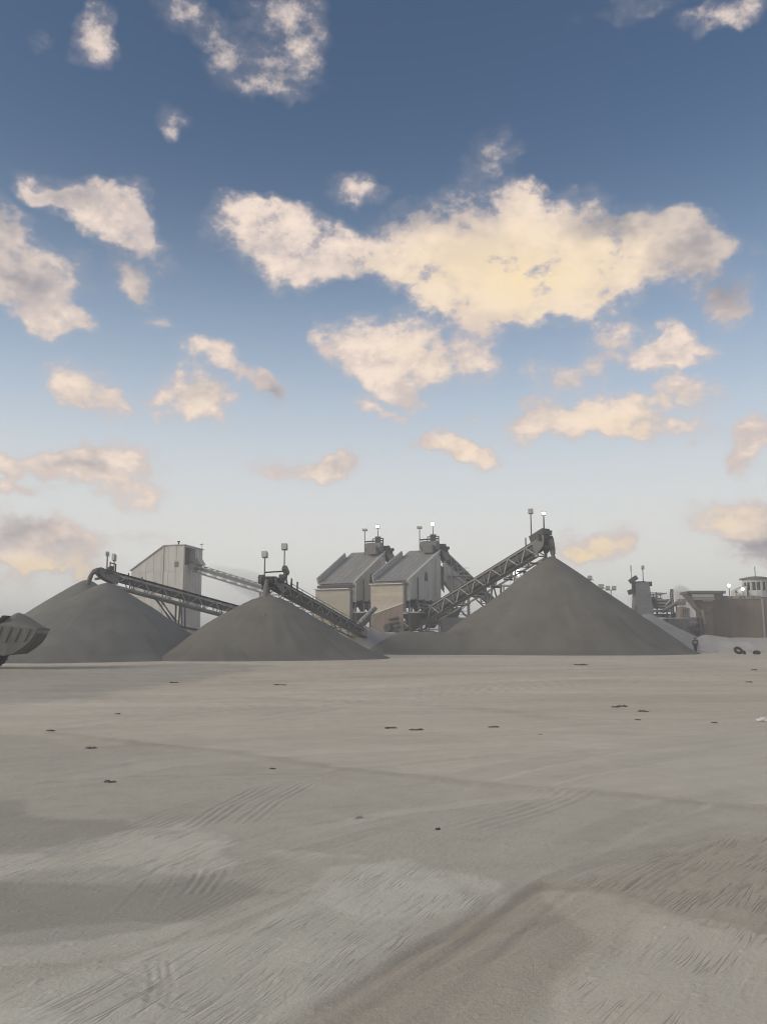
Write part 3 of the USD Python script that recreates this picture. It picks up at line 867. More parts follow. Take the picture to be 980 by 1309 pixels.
# left stacker, seen from the side
hd, tl = at(126, 730, 79.5), at(400, 804.5, 94)
t, P, L, u, s, n = stacker('belt_stacker', 'long belt stacker above the two-peaked pile, seen from the side', hd, tl, 1.2, 1.02, 24,
                           legs=[(.635, .5, (.05, 0, .05), .09), (.652, .5, (.15, 0, .05), .09)], catwalk=1, chord=.14)
for f in (.645,):
    for b in (-1, 1):
        a = P(.75 * L, b * .5, -.88)
        e = P(.645 * L, b * .5, -.88)
        t.part('leg', rod(a, V(e[0], e[1], 2.4), .07, 8), 'grey_steel')
        t.part('leg', rod(a + u * .3, V(e[0] + .2, e[1], 2.6), .05, 8), 'grey_steel')
mast(t, P(L - .9, .45, .2), 1.55, (-.3, .5, 0), True, (.34, .25, .34), .10, mat='galvanised')
mast(t, P(L - 1.3, -.45, .2), 1.1, (-.5, -.8, 0), False, (.4, .3, .6), .07)
t.part('mast_frame', joined([bar(P(L - .9, -.5, .2), P(L - .9, -.5, .2) + Z * .9, .1), bar(P(L - 1.45, -.5, .2), P(L - 1.45, -.5, .2) + Z * .8, .1), bar(P(L - 1.5, -.5, .2) + Z * .8, P(L - .85, -.5, .2) + Z * .8, .1)]), 'dark_steel')
for a in (2.9, 4.3):
    t.part('switch_post', bar(P(L - a, -.6, -.5), P(L - a, -.6, -.5) + Z * 1.0, .1), 'dark_steel')
stream('sand arcing off the long left stacker onto the rear peak', [at(126, 728, 79.5), at(120, 730, 79.6), at(116, 736, 79.8), at(112.5, 747, 80)], .19, .22, 2)
lp = Thing('ground_conveyor', 'short low conveyor at the foot of the left stacker legs', 'conveyor', at(248, 812, 82))
for k, (dy) in enumerate((0, .75)):
    for c in (0, -.55):
        lp.part('chord', bar(at(222, 801, 82) + V(0, dy, c), at(292, 814, 83) + V(0, dy, c), .12), 'grey_steel')
for k in range(9):
    q0, q1 = at(222, 801, 82), at(292, 814, 83)
    a, b = q0 + (q1 - q0) * k / 9, q0 + (q1 - q0) * (k + 1) / 9
    lp.part('brace', bar(a + V(0, 0, 0 if k % 2 else -.55), b + V(0, 0, -.55 if k % 2 else 0), .08), 'light_steel')
lp.part('belt', slab([at(222, 800, 82), at(292, 813, 83), at(292, 813, 83) + V(0, .75, 0), at(222, 800, 82) + V(0, .75, 0)], Z, .1), 'rubber')

# middle stacker, running away from the camera
hd, tl = at(343, 741, 71), at(462, 807, 96)
t, P, L, u, s, n = stacker('belt_stacker', 'belt stacker with two boxy floodlights over the low round pile', hd, tl, 1.2, 1.0, 18,
                           legs=[(.42, .8, (.5, .5, .05), .10)], catwalk=-1, chord=.15)
m1 = mast(t, P(L - .5, .62, .3), 1.75, (-.45, -1, 0), False, (.54, .28, .46), .065)
m2 = mast(t, P(L - 1.9, -.62, .3), 2.75, (-.25, -1, 0), False, (.54, .28, .46), .065)
t.part('mast_crossbar', bar(P(L - .5, .62, .3) + Z * .45, P(L - 1.9, -.62, .3) + Z * .85, .12), 'dark_steel')
t.part('hood', joined([bar(P(L - 2.6, -.62, .2), P(L - 2.0, -.62, .2) + Z * 1.2, .12), bar(P(L - 2.6, -.62, .2) + Z * .9, P(L - 1.9, -.62, .2) + Z * 1.3, .4)]), 'grey_steel')
for a in (3.6, 5.0):
    t.part('switch_post', bar(P(L - a, -.65, 0), P(L - a, -.65, 0) + Z * .9, .14), 'dark_steel')
stream('sand dropping in a straight curtain onto the low round pile', [at(341, 742, 70.8), at(339.5, 752, 70.4), at(339, 764, 70), at(338, 790, 66.6)], .17, .24, 3)

# right stacker
hd, tl = at(700, 687, 97.5), at(497, 811, 122)
t, P, L, u, s, n = stacker('belt_stacker', 'steep lattice belt stacker feeding the tallest sand pile', hd, tl, 1.5, 1.75, 20,
                           legs=[(.70, .6, (-.4, 1.6, .05), .13), (.66, .6, (1.6, 1.0, .05), .10), (.83, .3, (-1.2, 0, .05), .09)], catwalk=1, chord=.19, brace=.15)
b0, b1 = P(L - 1.2, -.75, .3), P(L - 3.4, -.75, .3)
mast(t, b0, 3.0, (-.2, -1, 0), True, (.5, .3, .4), .11)
mast(t, b1, 4.2, (-.3, -1, 0), False, (.6, .3, .5), .09)
t.part('mast_crossbar', bar(b0 + Z * .9, b1 + Z * 1.5, .2), 'dark_steel')
t.part('mast_frame', joined([bar(b1 + V(-.7, 0, -1), b1 + V(-.7, 0, 1.2), .14), bar(b0 + V(-.5, 0, 0), b0 + V(.9, 0, 1.1), .25), bar(b0 + V(.9, 0, 1.1), P(L, -.8, .4), .12)]), 'dark_steel')
t.part('hood', bar(P(L - 2.2, 0, .75), P(L + .1, 0, .75), 1.3, .75), 'dark_steel')
for k in range(5):
    t.part('return_roller', drum(P(L - 3 - 2.4 * k, 0, -2.05), s, .12, 1.5, 8), 'dark_steel')
stream('sand pouring from the steep stacker onto the highest peak', [at(703, 689, 97.6), at(705.5, 699, 97.8), at(707, 714, 98), at(708, 722, 96.6)], .40, .22, 4)


# ---------------------------------------------------------------- tall screen house on the left
def sheets(t, o, a, b, nu, nv, normal, thick, mat, gap=.03, name='wall_panel', skip=None, ribs=0, top=None):
    """Cladding: nu by nv panels over the parallelogram o, o+a, o+b; top(fraction along) trims the upper edge."""
    nrm = unit(normal)
    for i in range(nu):
        for j in range(nv):
            u0, u1, v0, v1 = i / nu, (i + 1) / nu, j / nv, (j + 1) / nv
            gu, gv = gap / np.linalg.norm(a), gap / np.linalg.norm(b)
            q = [(u0 + gu, v0 + gv), (u1 - gu, v0 + gv), (u1 - gu, v1 - gv), (u0 + gu, v1 - gv)]
            if skip and skip((u0 + u1) / 2, (v0 + v1) / 2):
                continue
            if top:
                lim = (top(q[0][0]), top(q[1][0]))
                if min(lim) <= q[0][1] + .01:
                    continue
                q[3] = (q[3][0], min(q[3][1], lim[0])); q[2] = (q[2][0], min(q[2][1], lim[1]))
            pts = [o + a * x_ + b * y_ for x_, y_ in q]
            parts = [slab(pts, nrm, thick + .012 * ((i * 7 + j * 5) % 3))]
            for k in range(ribs):
                f = (k + .5) / ribs
                e0, e1 = pts[0] + (pts[1] - pts[0]) * f, pts[3] + (pts[2] - pts[3]) * f
                parts.append(bar(e0 + nrm * (thick + .03), e1 + nrm * (thick + .03), .06, .06, nrm))
            t.part(name, joined(parts), mat)


K_, Lf, Rt = at(231, 830, 128), at(163.5, 830, 131), at(254.5, 830, 135)
for q in (K_, Lf, Rt):
    q[2] = 0
zt, zl = at(231, 697, 128)[2], at(163.5, 730, 131)[2]
fm = (205 - 163.5) / (231 - 163.5)
M_ = Lf + (K_ - Lf) * fm
dB = Rt - K_
core = prism([Lf, K_, K_ + Z * zt, M_ + Z * zt, Lf + Z * zl], dB)
nA, nB = unit(np.cross(Z, Lf - K_)), unit(np.cross(dB, Z))
if nA[1] > 0: nA = -nA
if nB[0] < 0: nB = -nB
zo0, zo1 = at(232, 722, 128.5)[2], at(232, 699, 128.5)[2]
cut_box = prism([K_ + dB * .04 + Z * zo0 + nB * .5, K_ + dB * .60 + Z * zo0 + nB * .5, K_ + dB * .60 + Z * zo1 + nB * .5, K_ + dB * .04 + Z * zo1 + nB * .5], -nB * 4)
mf = lambda m: manifold3d.Manifold(manifold3d.Mesh(np.asarray(m.vertices, np.float32), np.asarray(m.faces, np.uint32)))
t = Thing('screen_house', 'tall pale windowless clad building behind the left stacker', 'building', (K_ + Lf) / 2)
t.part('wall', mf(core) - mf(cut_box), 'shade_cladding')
wA = K_ - Lf
topA = lambda f: (zl + (zt - zl) * min(1, f / fm)) / zt
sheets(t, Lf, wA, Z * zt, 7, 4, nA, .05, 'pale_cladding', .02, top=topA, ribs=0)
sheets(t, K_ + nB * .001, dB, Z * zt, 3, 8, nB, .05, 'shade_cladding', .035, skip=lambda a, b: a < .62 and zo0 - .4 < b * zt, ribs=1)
t.part('curtain', slab([K_ + dB * .05 - nB * .9 + Z * (zo0 + .02), K_ + dB * .59 - nB * .9 + Z * (zo0 + .02), K_ + dB * .59 - nB * .9 + Z * (zo1 - .02), K_ + dB * .05 - nB * .9 + Z * (zo1 - .02)], nB, .05), 'rubber')  # added dark plate, its colour stands in for the shade inside the opening
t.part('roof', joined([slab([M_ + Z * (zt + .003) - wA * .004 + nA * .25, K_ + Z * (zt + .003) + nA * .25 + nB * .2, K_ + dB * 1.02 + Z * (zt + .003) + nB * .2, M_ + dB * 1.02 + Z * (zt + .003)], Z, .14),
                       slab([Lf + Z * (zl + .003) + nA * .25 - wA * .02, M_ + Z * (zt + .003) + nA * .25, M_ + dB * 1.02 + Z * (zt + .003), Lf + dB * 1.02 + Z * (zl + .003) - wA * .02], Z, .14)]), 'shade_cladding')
for q in (M_, K_):
    t.part('corner_trim', bar(q + nA * .14, q + nA * .14 + Z * (zt - .05), .14, .08, nA), 'dusty_grey_cladding')
t.part('louvre', joined([bar(Lf + wA * .83 + nA * .12 + Z * (zt - 2.6 - .22 * k), Lf + wA * .90 + nA * .12 + Z * (zt - 2.6 - .22 * k), .1, .14) for k in range(4)]), 'grey_steel')
for f in (.10, .27, .42):
    t.part('louvre', joined([bar(Lf + wA * f + nA * .12 + Z * (8.6 + .3 * k), Lf + wA * (f + .06) + nA * .12 + Z * (8.6 + .3 * k), .1, .2) for k in range(7)]), 'dusty_grey_cladding')
vb = M_ + wA * .09 + dB * .5 + Z * zt
t.part('roof_vent', joined([rod(vb, vb + Z * 1.0, .12, 10), rod(vb + Z * 1.0, vb + Z * 1.15, .24, 10)]), 'dark_steel')
vb = K_ + dB * .97 + Z * zt
t.part('roof_lamp', joined([rod(vb, vb + Z * .8, .05, 8), bar(vb + V(-.3, 0, .85), vb + V(.2, 0, .95), .2, .16)]), 'galvanised')
t.part('lean_to', prism([K_ + dB * .64 + nB * .10 + Z * (zo0 + 1.5), K_ + dB * .64 + nB * .10 + Z * (zo0 + .3), K_ + dB * .64 + nB * .8 + Z * (zo0 + .5)], dB * .33), 'shade_cladding')

hd = K_ + dB * .33 + Z * (zo0 + .45) - nB * .6
tl = at(341, 751, 127)
t, P, L, u, s, n = stacker('feed_conveyor', 'dusty conveyor rising into the dark opening of the screen house', hd, tl, 1.0, .95, 14, chord=.12, brace=.08, catwalk=-1, mat='dust_cover')
for b in (-1, 1):
    t.part('support_column', bar(P(.6, b * .5, -.95), V(*P(.6, b * .5, 0)[:2], 0), .25), 'dust_cover')
t.part('support_bracing', joined([bar(V(*P(.6, -.5, 0)[:2], z0), V(*P(.6, .5, 0)[:2], z0 + 1.6), .12) for z0 in (1, 3, 5)]), 'dust_cover')
DUST = []
for (c0, c1, ra, rb, dens) in ((at(268, 728, 126.5), at(342, 752, 125), .9, 2.6, .13), (at(262, 738, 126), at(325, 772, 125), 1.5, 3.2, .03)):
    pts = []
    for k in range(9):
        f = k / 8
        c = c0 + (c1 - c0) * f
        r = ra + (rb - ra) * f * (1 if k < 8 else .8)
        pts.append(trimesh.creation.icosphere(2, r).vertices * V(1.0, .8, .85 if rb < 3 else 1) + c + .25 * r * (RNG.random(3) - .5))
    DUST.append((hull(np.vstack(pts)), dens))


# ---------------------------------------------------------------- the two screening bins
def bin_house(name, label, C, la_px, lb_px, y_wall, y_eave, y_ridge, beige, wall_bottom, skirt, seed, ang=25):
    """A bin with a single sloping roof: eaves wall facing the camera's left, gable facing its right."""
    a_ = math.radians(ang)
    A = V(-math.cos(a_), math.sin(a_), 0)
    B = V(math.sin(a_), math.cos(a_), 0)

    def px(p):
        dd = p - EYE
        c, s_ = math.cos(PITCH), math.sin(PITCH)
        depth = dd[1] * c + dd[2] * s_
        return PW / 2 + FPX * dd[0] / depth
    C = np.array([C[0], C[1], 0])
    fit = lambda D, want: min(np.linspace(1, 16, 400), key=lambda q: abs(px(C + D * q + Z * 9) - want))
    LA, LB = fit(A, la_px), fit(B, lb_px)
    cpx = px(C + Z * 9)
    zw, ze = at(cpx, y_wall, C[1])[2], at(cpx, y_eave, C[1])[2]
    zr = at(lb_px, y_ridge, (C + B * LB)[1])[2]
    zb = at(cpx, wall_bottom, C[1])[2]
    t = Thing(name, label, 'screening plant', C)
    # body behind the cladding: the gable prism
    t.part('wall', prism([C + Z * zb, C + B * LB + Z * zb, C + B * LB + Z * (zr - .15), C + Z * (ze - .15)], A * LA), 'dusty_grey_cladding')
    slope = lambda f: (ze + (zr - ze) * f - .1 - zb) / (zr - zb)
    nG = -A                        # the gable faces right
    sheets(t, C + Z * zb, B * LB, Z * (zr - zb), 7, 1, nG, .06, 'dusty_grey_cladding', .02, 'gable_panel', top=slope, ribs=0)
    hc = C + B * LB * .52 + Z * (zb + .45 * (zr - zb)) - A * .09
    t.part('hatch', prism([hc - B * .55 - Z * .7, hc + B * .55 - Z * .7, hc + B * .15 + Z * .6, hc - B * .25 + Z * .6], -A * .06), 'dark_steel')
    t.part('gable_rail', bar(C - A * .14 + B * .2 + Z * (zb + .15), C - A * .14 + B * LB + Z * (zb + .15), .14, .2), 'light_steel')
    up = np.cross(B * LB + Z * (zr - ze), A)
    up = up if up[2] > 0 else -up
    # roof laid in sheets, from eave to ridge
    o = C - B * .35 + Z * (ze - .35 * (zr - ze) / LB) + A * .05
    for i in range(6):
        f0, f1 = i / 6, (i + 1) / 6
        for j in range(2):
            g0, g1 = j / 2, (j + 1) / 2
            sl = (B * LB + Z * (zr - ze)) * 1.02
            q = [o + A * LA * (f0 + .004) + sl * (g0 + .002), o + A * LA * (f1 - .004) + sl * (g0 + .002), o + A * LA * (f1 - .004) + sl * (g1 + .01), o + A * LA * (f0 + .004) + sl * (g1 + .01)]
            t.part('roof_sheet', slab([p_ + unit(up) * .05 * (1 - j) for p_ in q], up, .06), 'roof_sheet')
    e0, e1 = C - B * .3 + Z * (ze - .12), C + B * LB + Z * zr
    t.part('gable_coping', bar(e0 - A * .12 + Z * .12, e1 - A * .12 + Z * .12, .20, .20), 'coping')
    t.part('far_parapet', bar(e0 + A * (LA + .1) + Z * .40, e1 + A * (LA + .1) + Z * .40 - unit(e1 - e0) * LB * .22, .20, 1.0), 'light_steel')
    t.part('eave_beam', bar(C - B * .30 + Z * (ze - .55) - A * .1, C - B * .30 + A * (LA + .1) + Z * (ze - .55), .28, .4), 'dark_steel')
    t.part('corner_post', bar(C - A * .08 - B * .12 + Z * (zb - .2), C - A * .08 - B * .12 + Z * ze, .55, .3), 'light_steel')
    # the front bin wall in long horizontal sheets, with a ledge on top
    zs = [zw - (zw - skirt) * k / 7 for k in range(8)]
    F = C - B * .75 + A * .35
    t.part('bin', hull([F + A * s_ * (LA - .2) + B * d_ + Z * z_ for s_ in (0, 1) for d_ in (0, .7) for z_ in (skirt, zw - .12)]), 'beige_cladding' if beige else 'dust_cover')
    for k in range(7):
        q = [F + Z * zs[k + 1] + Z * .012, F + A * (LA - .2) + Z * zs[k + 1] + Z * .012, F + A * (LA - .2) + Z * zs[k], F + Z * zs[k]]
        t.part('bin_sheet', slab(q, -B, .05 + .012 * (k % 2)), 'beige_cladding' if beige else 'grey_beige_cladding')
    t.part('bin_ledge', bar(F - B * .05 + Z * (zw + .02), F + A * (LA - .1) - B * .05 + Z * (zw + .02), .9, .12), 'coping')
    t.part('bin_end_panel', slab([F + Z * skirt - A * .06, F + B * .74 + Z * skirt - A * .06, F + B * .74 + Z * zw - A * .06, F + Z * zw - A * .06], -A, .04), 'light_steel')
    for k in (-.22, .22):
        t.part('ladder_stile', bar(C - A * .2 + B * (LB * .80 + k) + Z * (zb + .2), C - A * .2 + B * (LB * .80 + k) + Z * (zr - 1.5), .05), 'light_steel')
    for k in range(12):
        zz_ = zb + .5 + k * .38
        if zz_ < zr - 1.6:
            t.part('ladder_rung', bar(C - A * .2 + B * (LB * .80 - .22) + Z * zz_, C - A * .2 + B * (LB * .80 + .22) + Z * zz_, .035), 'light_steel')
    t.part('water_pipe', rod(C - A * .22 + B * LB * .25 + Z * (zb - .3), C - A * .22 + B * LB * .25 + Z * (ze + .6), .09, 8), 'grey_steel')
    # head gear on the ridge
    R = C + B * LB + A * LA * .16 + Z * zr
    t.part('hood', joined([hull(np.vstack([drum(R - B * 1.2 + A * k + Z * .55, A, .75, .1, 16).vertices for k in (-.9, 1.6)])), bar(R - B * 1.2 + A * .3 + Z * -.6, R - B * 1.2 + A * .3 + Z * .6, 2.4, 1.5, A)]), 'grey_steel')
    t.part('head_drum', drum(R + Z * .45 - A * 1.2, A, .45, .9, 16), 'dark_steel')
    f0, f1 = R + A * 2.1 - B * 1.0, R - A * .5 + B * .2
    t.part('mast_crossbar', bar(f0 + Z * 1.55, f1 + Z * 1.75, .20), 'dark_steel')
    t.part('head_frame', joined([bar(f1 - V(.05, 0, .3), f1 + Z * 2.1, .18), bar(f1 + A * 1.8, f1 + A * 1.8 + Z * 2.1, .14), bar(f1 + Z * 2.1, f1 + A * 1.8 + Z * 2.1, .14), bar(f1 + A * .9 + Z * 1.1, f1 + A * .9 + Z * 2.4, .9, .8)]), 'dark_steel')
    mast(t, f0 - Z * .6, 3.9, (-.3, -1, 0), False, (.8, .35, .22), .08)
    mast(t, f1 + A * .9 + Z * 2.3, 1.45, (-.2, -1, 0), True, (.55, .35, .5), .07)
    # under the gable: deck, rails, hoppers, motors, columns
    zd = at(cpx, 783, C[1])[2]
    Dk = lambda a, b, z_: C - A * a + B * b + Z * z_
    for b in (.1, LB * .5, LB - .15):
        t.part('column', bar(Dk(.15, b, 0), Dk(.15, b, zb), .28), 'grey_steel')
        t.part('column', bar(Dk(-LA + .4, b, 0), Dk(-LA + .4, b, zb), .28), 'grey_steel')
    t.part('deck', bar(Dk(.7, -.2, zd), Dk(.7, LB + .3, zd), 1.9, .18), 'light_steel')
    for k in range(8):
        b = k * LB / 7
        t.part('handrail_post', bar(Dk(1.55, b, zd + .1), Dk(1.55, b, zd + 1.15), .06), 'light_steel')
    for zz in (.65, 1.15):
        t.part('handrail', bar(Dk(1.55, -.1, zd + zz), Dk(1.55, LB, zd + zz), .06), 'light_steel')
    rg = np.random.default_rng(seed)
    for k in range(4):
        b = LB * (.14 + .23 * k)
        t.part('vibrator_motor', joined([drum(Dk(.55, b, zd + .75), B, .42, .9, 14), bar(Dk(.55, b, zd + .1), Dk(.55, b, zd + .45), .7, .6)]), 'dark_steel')
        t.part('feed_pipe', rod(Dk(.45, b + .6, zd + .2), Dk(.25, b + .3 + .3 * rg.random(), zb + .2), .16, 8), 'grey_steel')
    for k in range(2):
        b0_, b1_ = LB * (.05 + .48 * k), LB * (.47 + .48 * k)
        mid = (b0_ + b1_) / 2
        t.part('hopper', hull([Dk(.9, b0_, zd - .1), Dk(.9, b1_, zd - .1), Dk(-1.6, b0_, zd - .1), Dk(-1.6, b1_, zd - .1), Dk(.1, mid - .3, zd - 2.0), Dk(.1, mid + .3, zd - 2.0), Dk(-.5, mid - .3, zd - 2.0), Dk(-.5, mid + .3, zd - 2.0)]), 'grey_steel')
    t.part('screen_deck', bar(Dk(-LA * .5, .2, zd + .8), Dk(-LA * .5, LB - .2, zd + 1.9), LA * .75, .5), 'dark_steel')
    return t, C, A, B, LA, LB, zr, zd


C1 = at(452.5, 832, 119)
b1 = bin_house('screening_plant', 'dusty screening bin with grey sloping roof, the one behind left', C1, 408, 492, 753, 744.5, 705, False, 768, 1.0, 3)
C2 = at(521.5, 832, 112.5)
b2 = bin_house('screening_plant', 'screening bin with beige side wall, in front of its twin', C2, 478.5, 563, 746.5, 741.5, 703, True, 766, at(500, 783, 112)[2], 5)
# skirt and chute under the front bin
tt_, C, A, B, LA, LB, zr, zd = b2
F = C - B * .76 + A * .30
zlo = at(521, 771, 112)[2]
sk = [F + A * (LA - .1) + Z * (at(479, 786, 113)[2]), F + Z * (zlo + .0), F + Z * 1.2, F + A * (LA - .1) + Z * 1.2]
tt_.part('rusty_skirt', slab([q - B * .09 for q in sk], -B, .06), 'rusty_steel')
tt_.part('skirt_rail', bar(sk[0] - B * .18, sk[1] - B * .18, .1, .16), 'coping')
tt_.part('grille_frame', joined([bar(F + A * f * LA - B * .35 + Z * z0, F + A * (f - .28) * LA - B * .35 + Z * (z0 + .25), .14, .22) for f, z0 in ((.42, 4.2), (.40, 3.6), (.36, 3.0), (.40, 2.4))] + [drum(F + A * LA * .42 - B * .5 + Z * 3.1, B, .55, .3, 14)]), 'dark_steel')

# small inclined chute between the two bins
hd, tl = at(478, 775, 110), at(452, 802, 108)
t = Thing('transfer_chute', 'short pale-edged chute sloping between the two screening bins', 'chute', (tl[0], tl[1], 0))
dv = hd - tl
for k in (-1, 1):
    t.part('side_rail', bar(tl + V(.1, k * .55, 0), hd + V(.1, k * .55, 0), .14, .3), 'coping' if k < 0 else 'light_steel')
t.part('trough', bar(tl + V(.1, 0, -.25), hd + V(.1, 0, -.25), .95, .3), 'grey_steel')
for k in range(6):
    q = tl + dv * (.08 + .16 * k)
    t.part('stiffener', bar(q + V(.1, -.62, .1), q + V(.35, -.62, -1.0), .09), 'grey_steel')
for f in (.2, .8):
    q = tl + dv * f
    t.part('leg', bar(q - Z * .3, V(q[0], q[1], 0), .2), 'grey_steel')

# conveyors that climb to the ridges from behind
for (bn, lab, dx, dy, dz, ln) in ((b2, 'lattice feed conveyor climbing to the ridge of the front bin', 17.4, 23, -13.0, 30), (b1, 'feed conveyor climbing to the ridge of the rear bin', 15.5, 23, -12.2, 28)):
    _, C, A, B, LA, LB, zr, zd = bn
    hd = C + B * LB + A * .4 + Z * (zr + .25)
    tl = hd + V(dx, dy, dz)
    t, P, L, u, s, n = stacker('feed_conveyor', lab, hd, tl, 1.5, 1.5, ln, legs=[(.42, .4, (0, 0, 1.2), .16), (.22, .3, (0, 0, 1.2), .14)], chord=.18, brace=.12, mat='grey_steel')
    for k in range(4):
        a0_, a1_ = L - 1.2 - 2.6 * k, L - 1.2 - 2.6 * (k + 1)
        for b_ in (-1, 1):
            t.part('skirt_panel', slab([P(a0_ - .05, b_ * .72, -1.5), P(a1_ + .05, b_ * .72, -1.5), P(a1_ + .05, b_ * .72, -1.5) - Z * (3.6 - .75 * k), P(a0_ - .05, b_ * .72, -1.5) - Z * (3.0 - .6 * k)], s * b_, .05), 'dusty_grey_cladding')

# steel stair tower beside the front bin
_, C, A, B, LA, LB, zr, zd = b2
o = C + B * LB - A * .6 + V(1.1, .5, 0)
t = Thing('stair_tower', 'open steel stair tower between the front bin and the steep stacker', 'stairs', o)
for sx in (0, 2.6):
    for sy in (0, 2.2):
        t.part('column', bar(o + V(sx, sy, 0), o + V(sx, sy, 12.0 - .9 * sx), .2), 'light_steel')
for k, zz in enumerate((2.4, 4.6, 6.8, 9.0, 11.0)):
    t.part('landing', bar(o + V(-.2, 1.1, zz), o + V(2.8, 1.1, zz), 2.3, .14), 'light_steel')
    for hz_ in (.55, 1.1):
        t.part('handrail', bar(o + V(-.1, -.05, zz + hz_), o + V(2.7, -.05, zz + hz_), .07), 'light_steel')
    if k < 4:
        a, b = (o + V(.2, .3, zz), o + V(2.5, .3, zz + 2.2)) if k % 2 == 0 else (o + V(2.5, .3, zz), o + V(.2, .3, zz + 2.2))
        for off in (0, .8):
            t.part('stringer', bar(a + V(0, off, .1), b + V(0, off, .1), .08, .22), 'light_steel')
        for i in range(9):
            q = a + (b - a) * (i + .5) / 9
            t.part('stair_tread', bar(q + V(-.14, .4, .1), q + V(.14, .4, .1), .74, .05), 'grey_steel')
    t.part('cross_brace', bar(o + V(0, 2.2, zz - 2.2), o + V(2.6, 2.2, zz), .09), 'light_steel')
# crusher body low behind the steep stacker
q0 = at(582, 812, 118); q0[2] = 0
t = Thing('crusher', 'grey crusher housing with open frame under the steep stacker', 'crusher', q0)
t.part('housing', hull([q0 + V(-2.2, 0, 4.6), q0 + V(1.6, 0, 4.6), q0 + V(2.4, 0, 2.2), q0 + V(-1.6, 0, 1.2), q0 + V(-2.2, 2.5, 4.6), q0 + V(1.6, 2.5, 4.6), q0 + V(2.4, 2.5, 2.2), q0 + V(-1.6, 2.5, 1.2)]), 'dusty_grey_cladding')
t.part('feed_hopper', hull([q0 + V(-2.6, -.2, 6.0), q0 + V(1.0, -.2, 6.0), q0 + V(-2.6, 2.6, 6.0), q0 + V(1.0, 2.6, 6.0), q0 + V(-1.6, .4, 4.65), q0 + V(.4, .4, 4.65), q0 + V(-1.6, 2, 4.65), q0 + V(.4, 2, 4.65)]), 'grey_steel')
for k in range(6):
    t.part('rib', bar(q0 + V(-2.0 + .62 * k, -.06, 4.5), q0 + V(-1.4 + .62 * k, -.06, 1.9), .1), 'light_steel')
for sx in (-3.6, -2.0, .2, 2.4):
    t.part('leg', bar(q0 + V(sx, 0, 0), q0 + V(sx, 0, 2.6), .22), 'light_steel')
for zz in (1.2, 2.1, 2.9, 3.6):
    t.part('rail', bar(q0 + V(-5.4, -.2, zz), q0 + V(-1.9, -.2, zz), .12), 'light_steel')
t.part('drive_box', bar(q0 + V(-5.0, .6, 2.2), q0 + V(-3.0, .6, 2.2), 1.2, 1.1), 'dark_steel')


# ---------------------------------------------------------------- far floodlights behind the piles
def far_light(px, y0, y1, Y, label, lit, twin=False, size=(.8, .4, .6), r=.09):
    top = at(px, y1, Y)
    base = V(top[0], top[1], 0)
    t = Thing('floodlight_pole', label, 'floodlight', base)
    pole = rod(base, top, r * 1.2, 8, r)
    t.part('pole', pole, 'grey_steel')
    for k in ((-.6, .6) if twin else (0,)):
        c = top + V(k, 0, size[2] / 2)
        lamp = t.part('lamp_housing', hull([c + V(sx * size[0] / 2, sy * size[1] / 2, sz * size[2] / 2 - .12 * sy) for sx in (-1, 1) for sy in (-1, 1) for sz in (-1, 1)]), 'galvanised' if not lit else 'lit_lamp')
    t.part('bracket', bar(top + V(-.8, 0, -.05), top + V(.8, 0, -.05), .1), 'dark_steel')
    return t


far_light(753.5, 800, 741, 150, 'thin floodlight pole nearest the peak on the tallest pile\'s right slope', False)
far_light(768, 800, 752, 165, 'tiny floodlight just clearing the tallest pile\'s right slope, middle one', False, size=(1.1, .4, .7))
far_light(780.5, 800, 754, 158, 'double floodlight head lowest on the tallest pile\'s right slope', False, True)
tw = far_light(660, 800, 735, 140, 'lit floodlight in the gap under the steep stacker', True, size=(.9, .6, .7))
q = at(660, 749, 141)
t = Thing('steel_gantry', 'pale steel platform under the lit floodlight behind the steep stacker', 'platform', (q[0], q[1], 0))
t.part('deck', bar(q + V(-2.4, 0, 0), q + V(1.6, 0, 0), 1.6, .3), 'light_steel')
t.part('control_box', bar(q + V(.4, 0, .15), q + V(.4, 0, 1.4), 1.1, .8), 'grey_steel')
for sx in (-2.2, 1.4):
    t.part('leg', bar(q + V(sx, 0, -.15), V(q[0] + sx, q[1], 0), .26), 'light_steel')
for sx in (-2.2, -1.1, 0, 1.2):
    t.part('handrail_post', bar(q + V(sx, -.7, .1), q + V(sx, -.7, 1.1), .07), 'light_steel')

# ---------------------------------------------------------------- the plant at the right
GZ = 1.6
hd, tl = at(821, 747, 139), at(827, 803, 113)
t, P, L, u, s, n = stacker('belt_stacker', 'far stacker seen end-on with crossbar lamps, right of the tallest pile', hd, tl, 2.0, .9, 16, chord=.2, brace=.12, legs=[(.35, .8, (0, 0, 1.5), .2)], mat='grey_steel')
for k in range(12):
    f0, f1 = L * k / 12, L * (k + 1) / 12
    t.part('belt_cover', slab([P(f0 + .05, -1.05, .34), P(f0 + .05, 1.05, .34), P(f1 - .05, 1.05, .34), P(f1 - .05, -1.05, .34)], n, .12), 'grey_steel')
a0, a1 = at(807, 747, 138.5), at(822, 746, 138.5)
t.part('mast_crossbar', bar(a0 + V(-.3, 0, .3), a1 + V(.3, 0, .3), .24), 'dark_steel')
mast(t, a0 + Z * .2, 2.1, (-.5, -1, 0), False, (.2, .2, .8), .06)
mast(t, a1 - Z * .4, 2.8, (.2, -1, 0), False, (.42, .4, .5), .08, mat='dark_steel')
t.part('head_box', joined([bar(a0 + V(-.3, 0, .4), a0 + V(.9, 0, 1.2), .7), bar(a0 + V(-.6, 0, -1.4), a0 + V(.6, 0, -1.0), .8), bar(a0 + V(.2, 0, -1.2), a0 + V(.2, 0, .6), .35)]), 'dark_steel')
stream('thick pale curtain of sand under the far end-on stacker', [at(812, 748, 139), at(811.5, 760, 139), at(811.5, 775, 139), at(811.5, 800, 139)], .38, .60, 6)

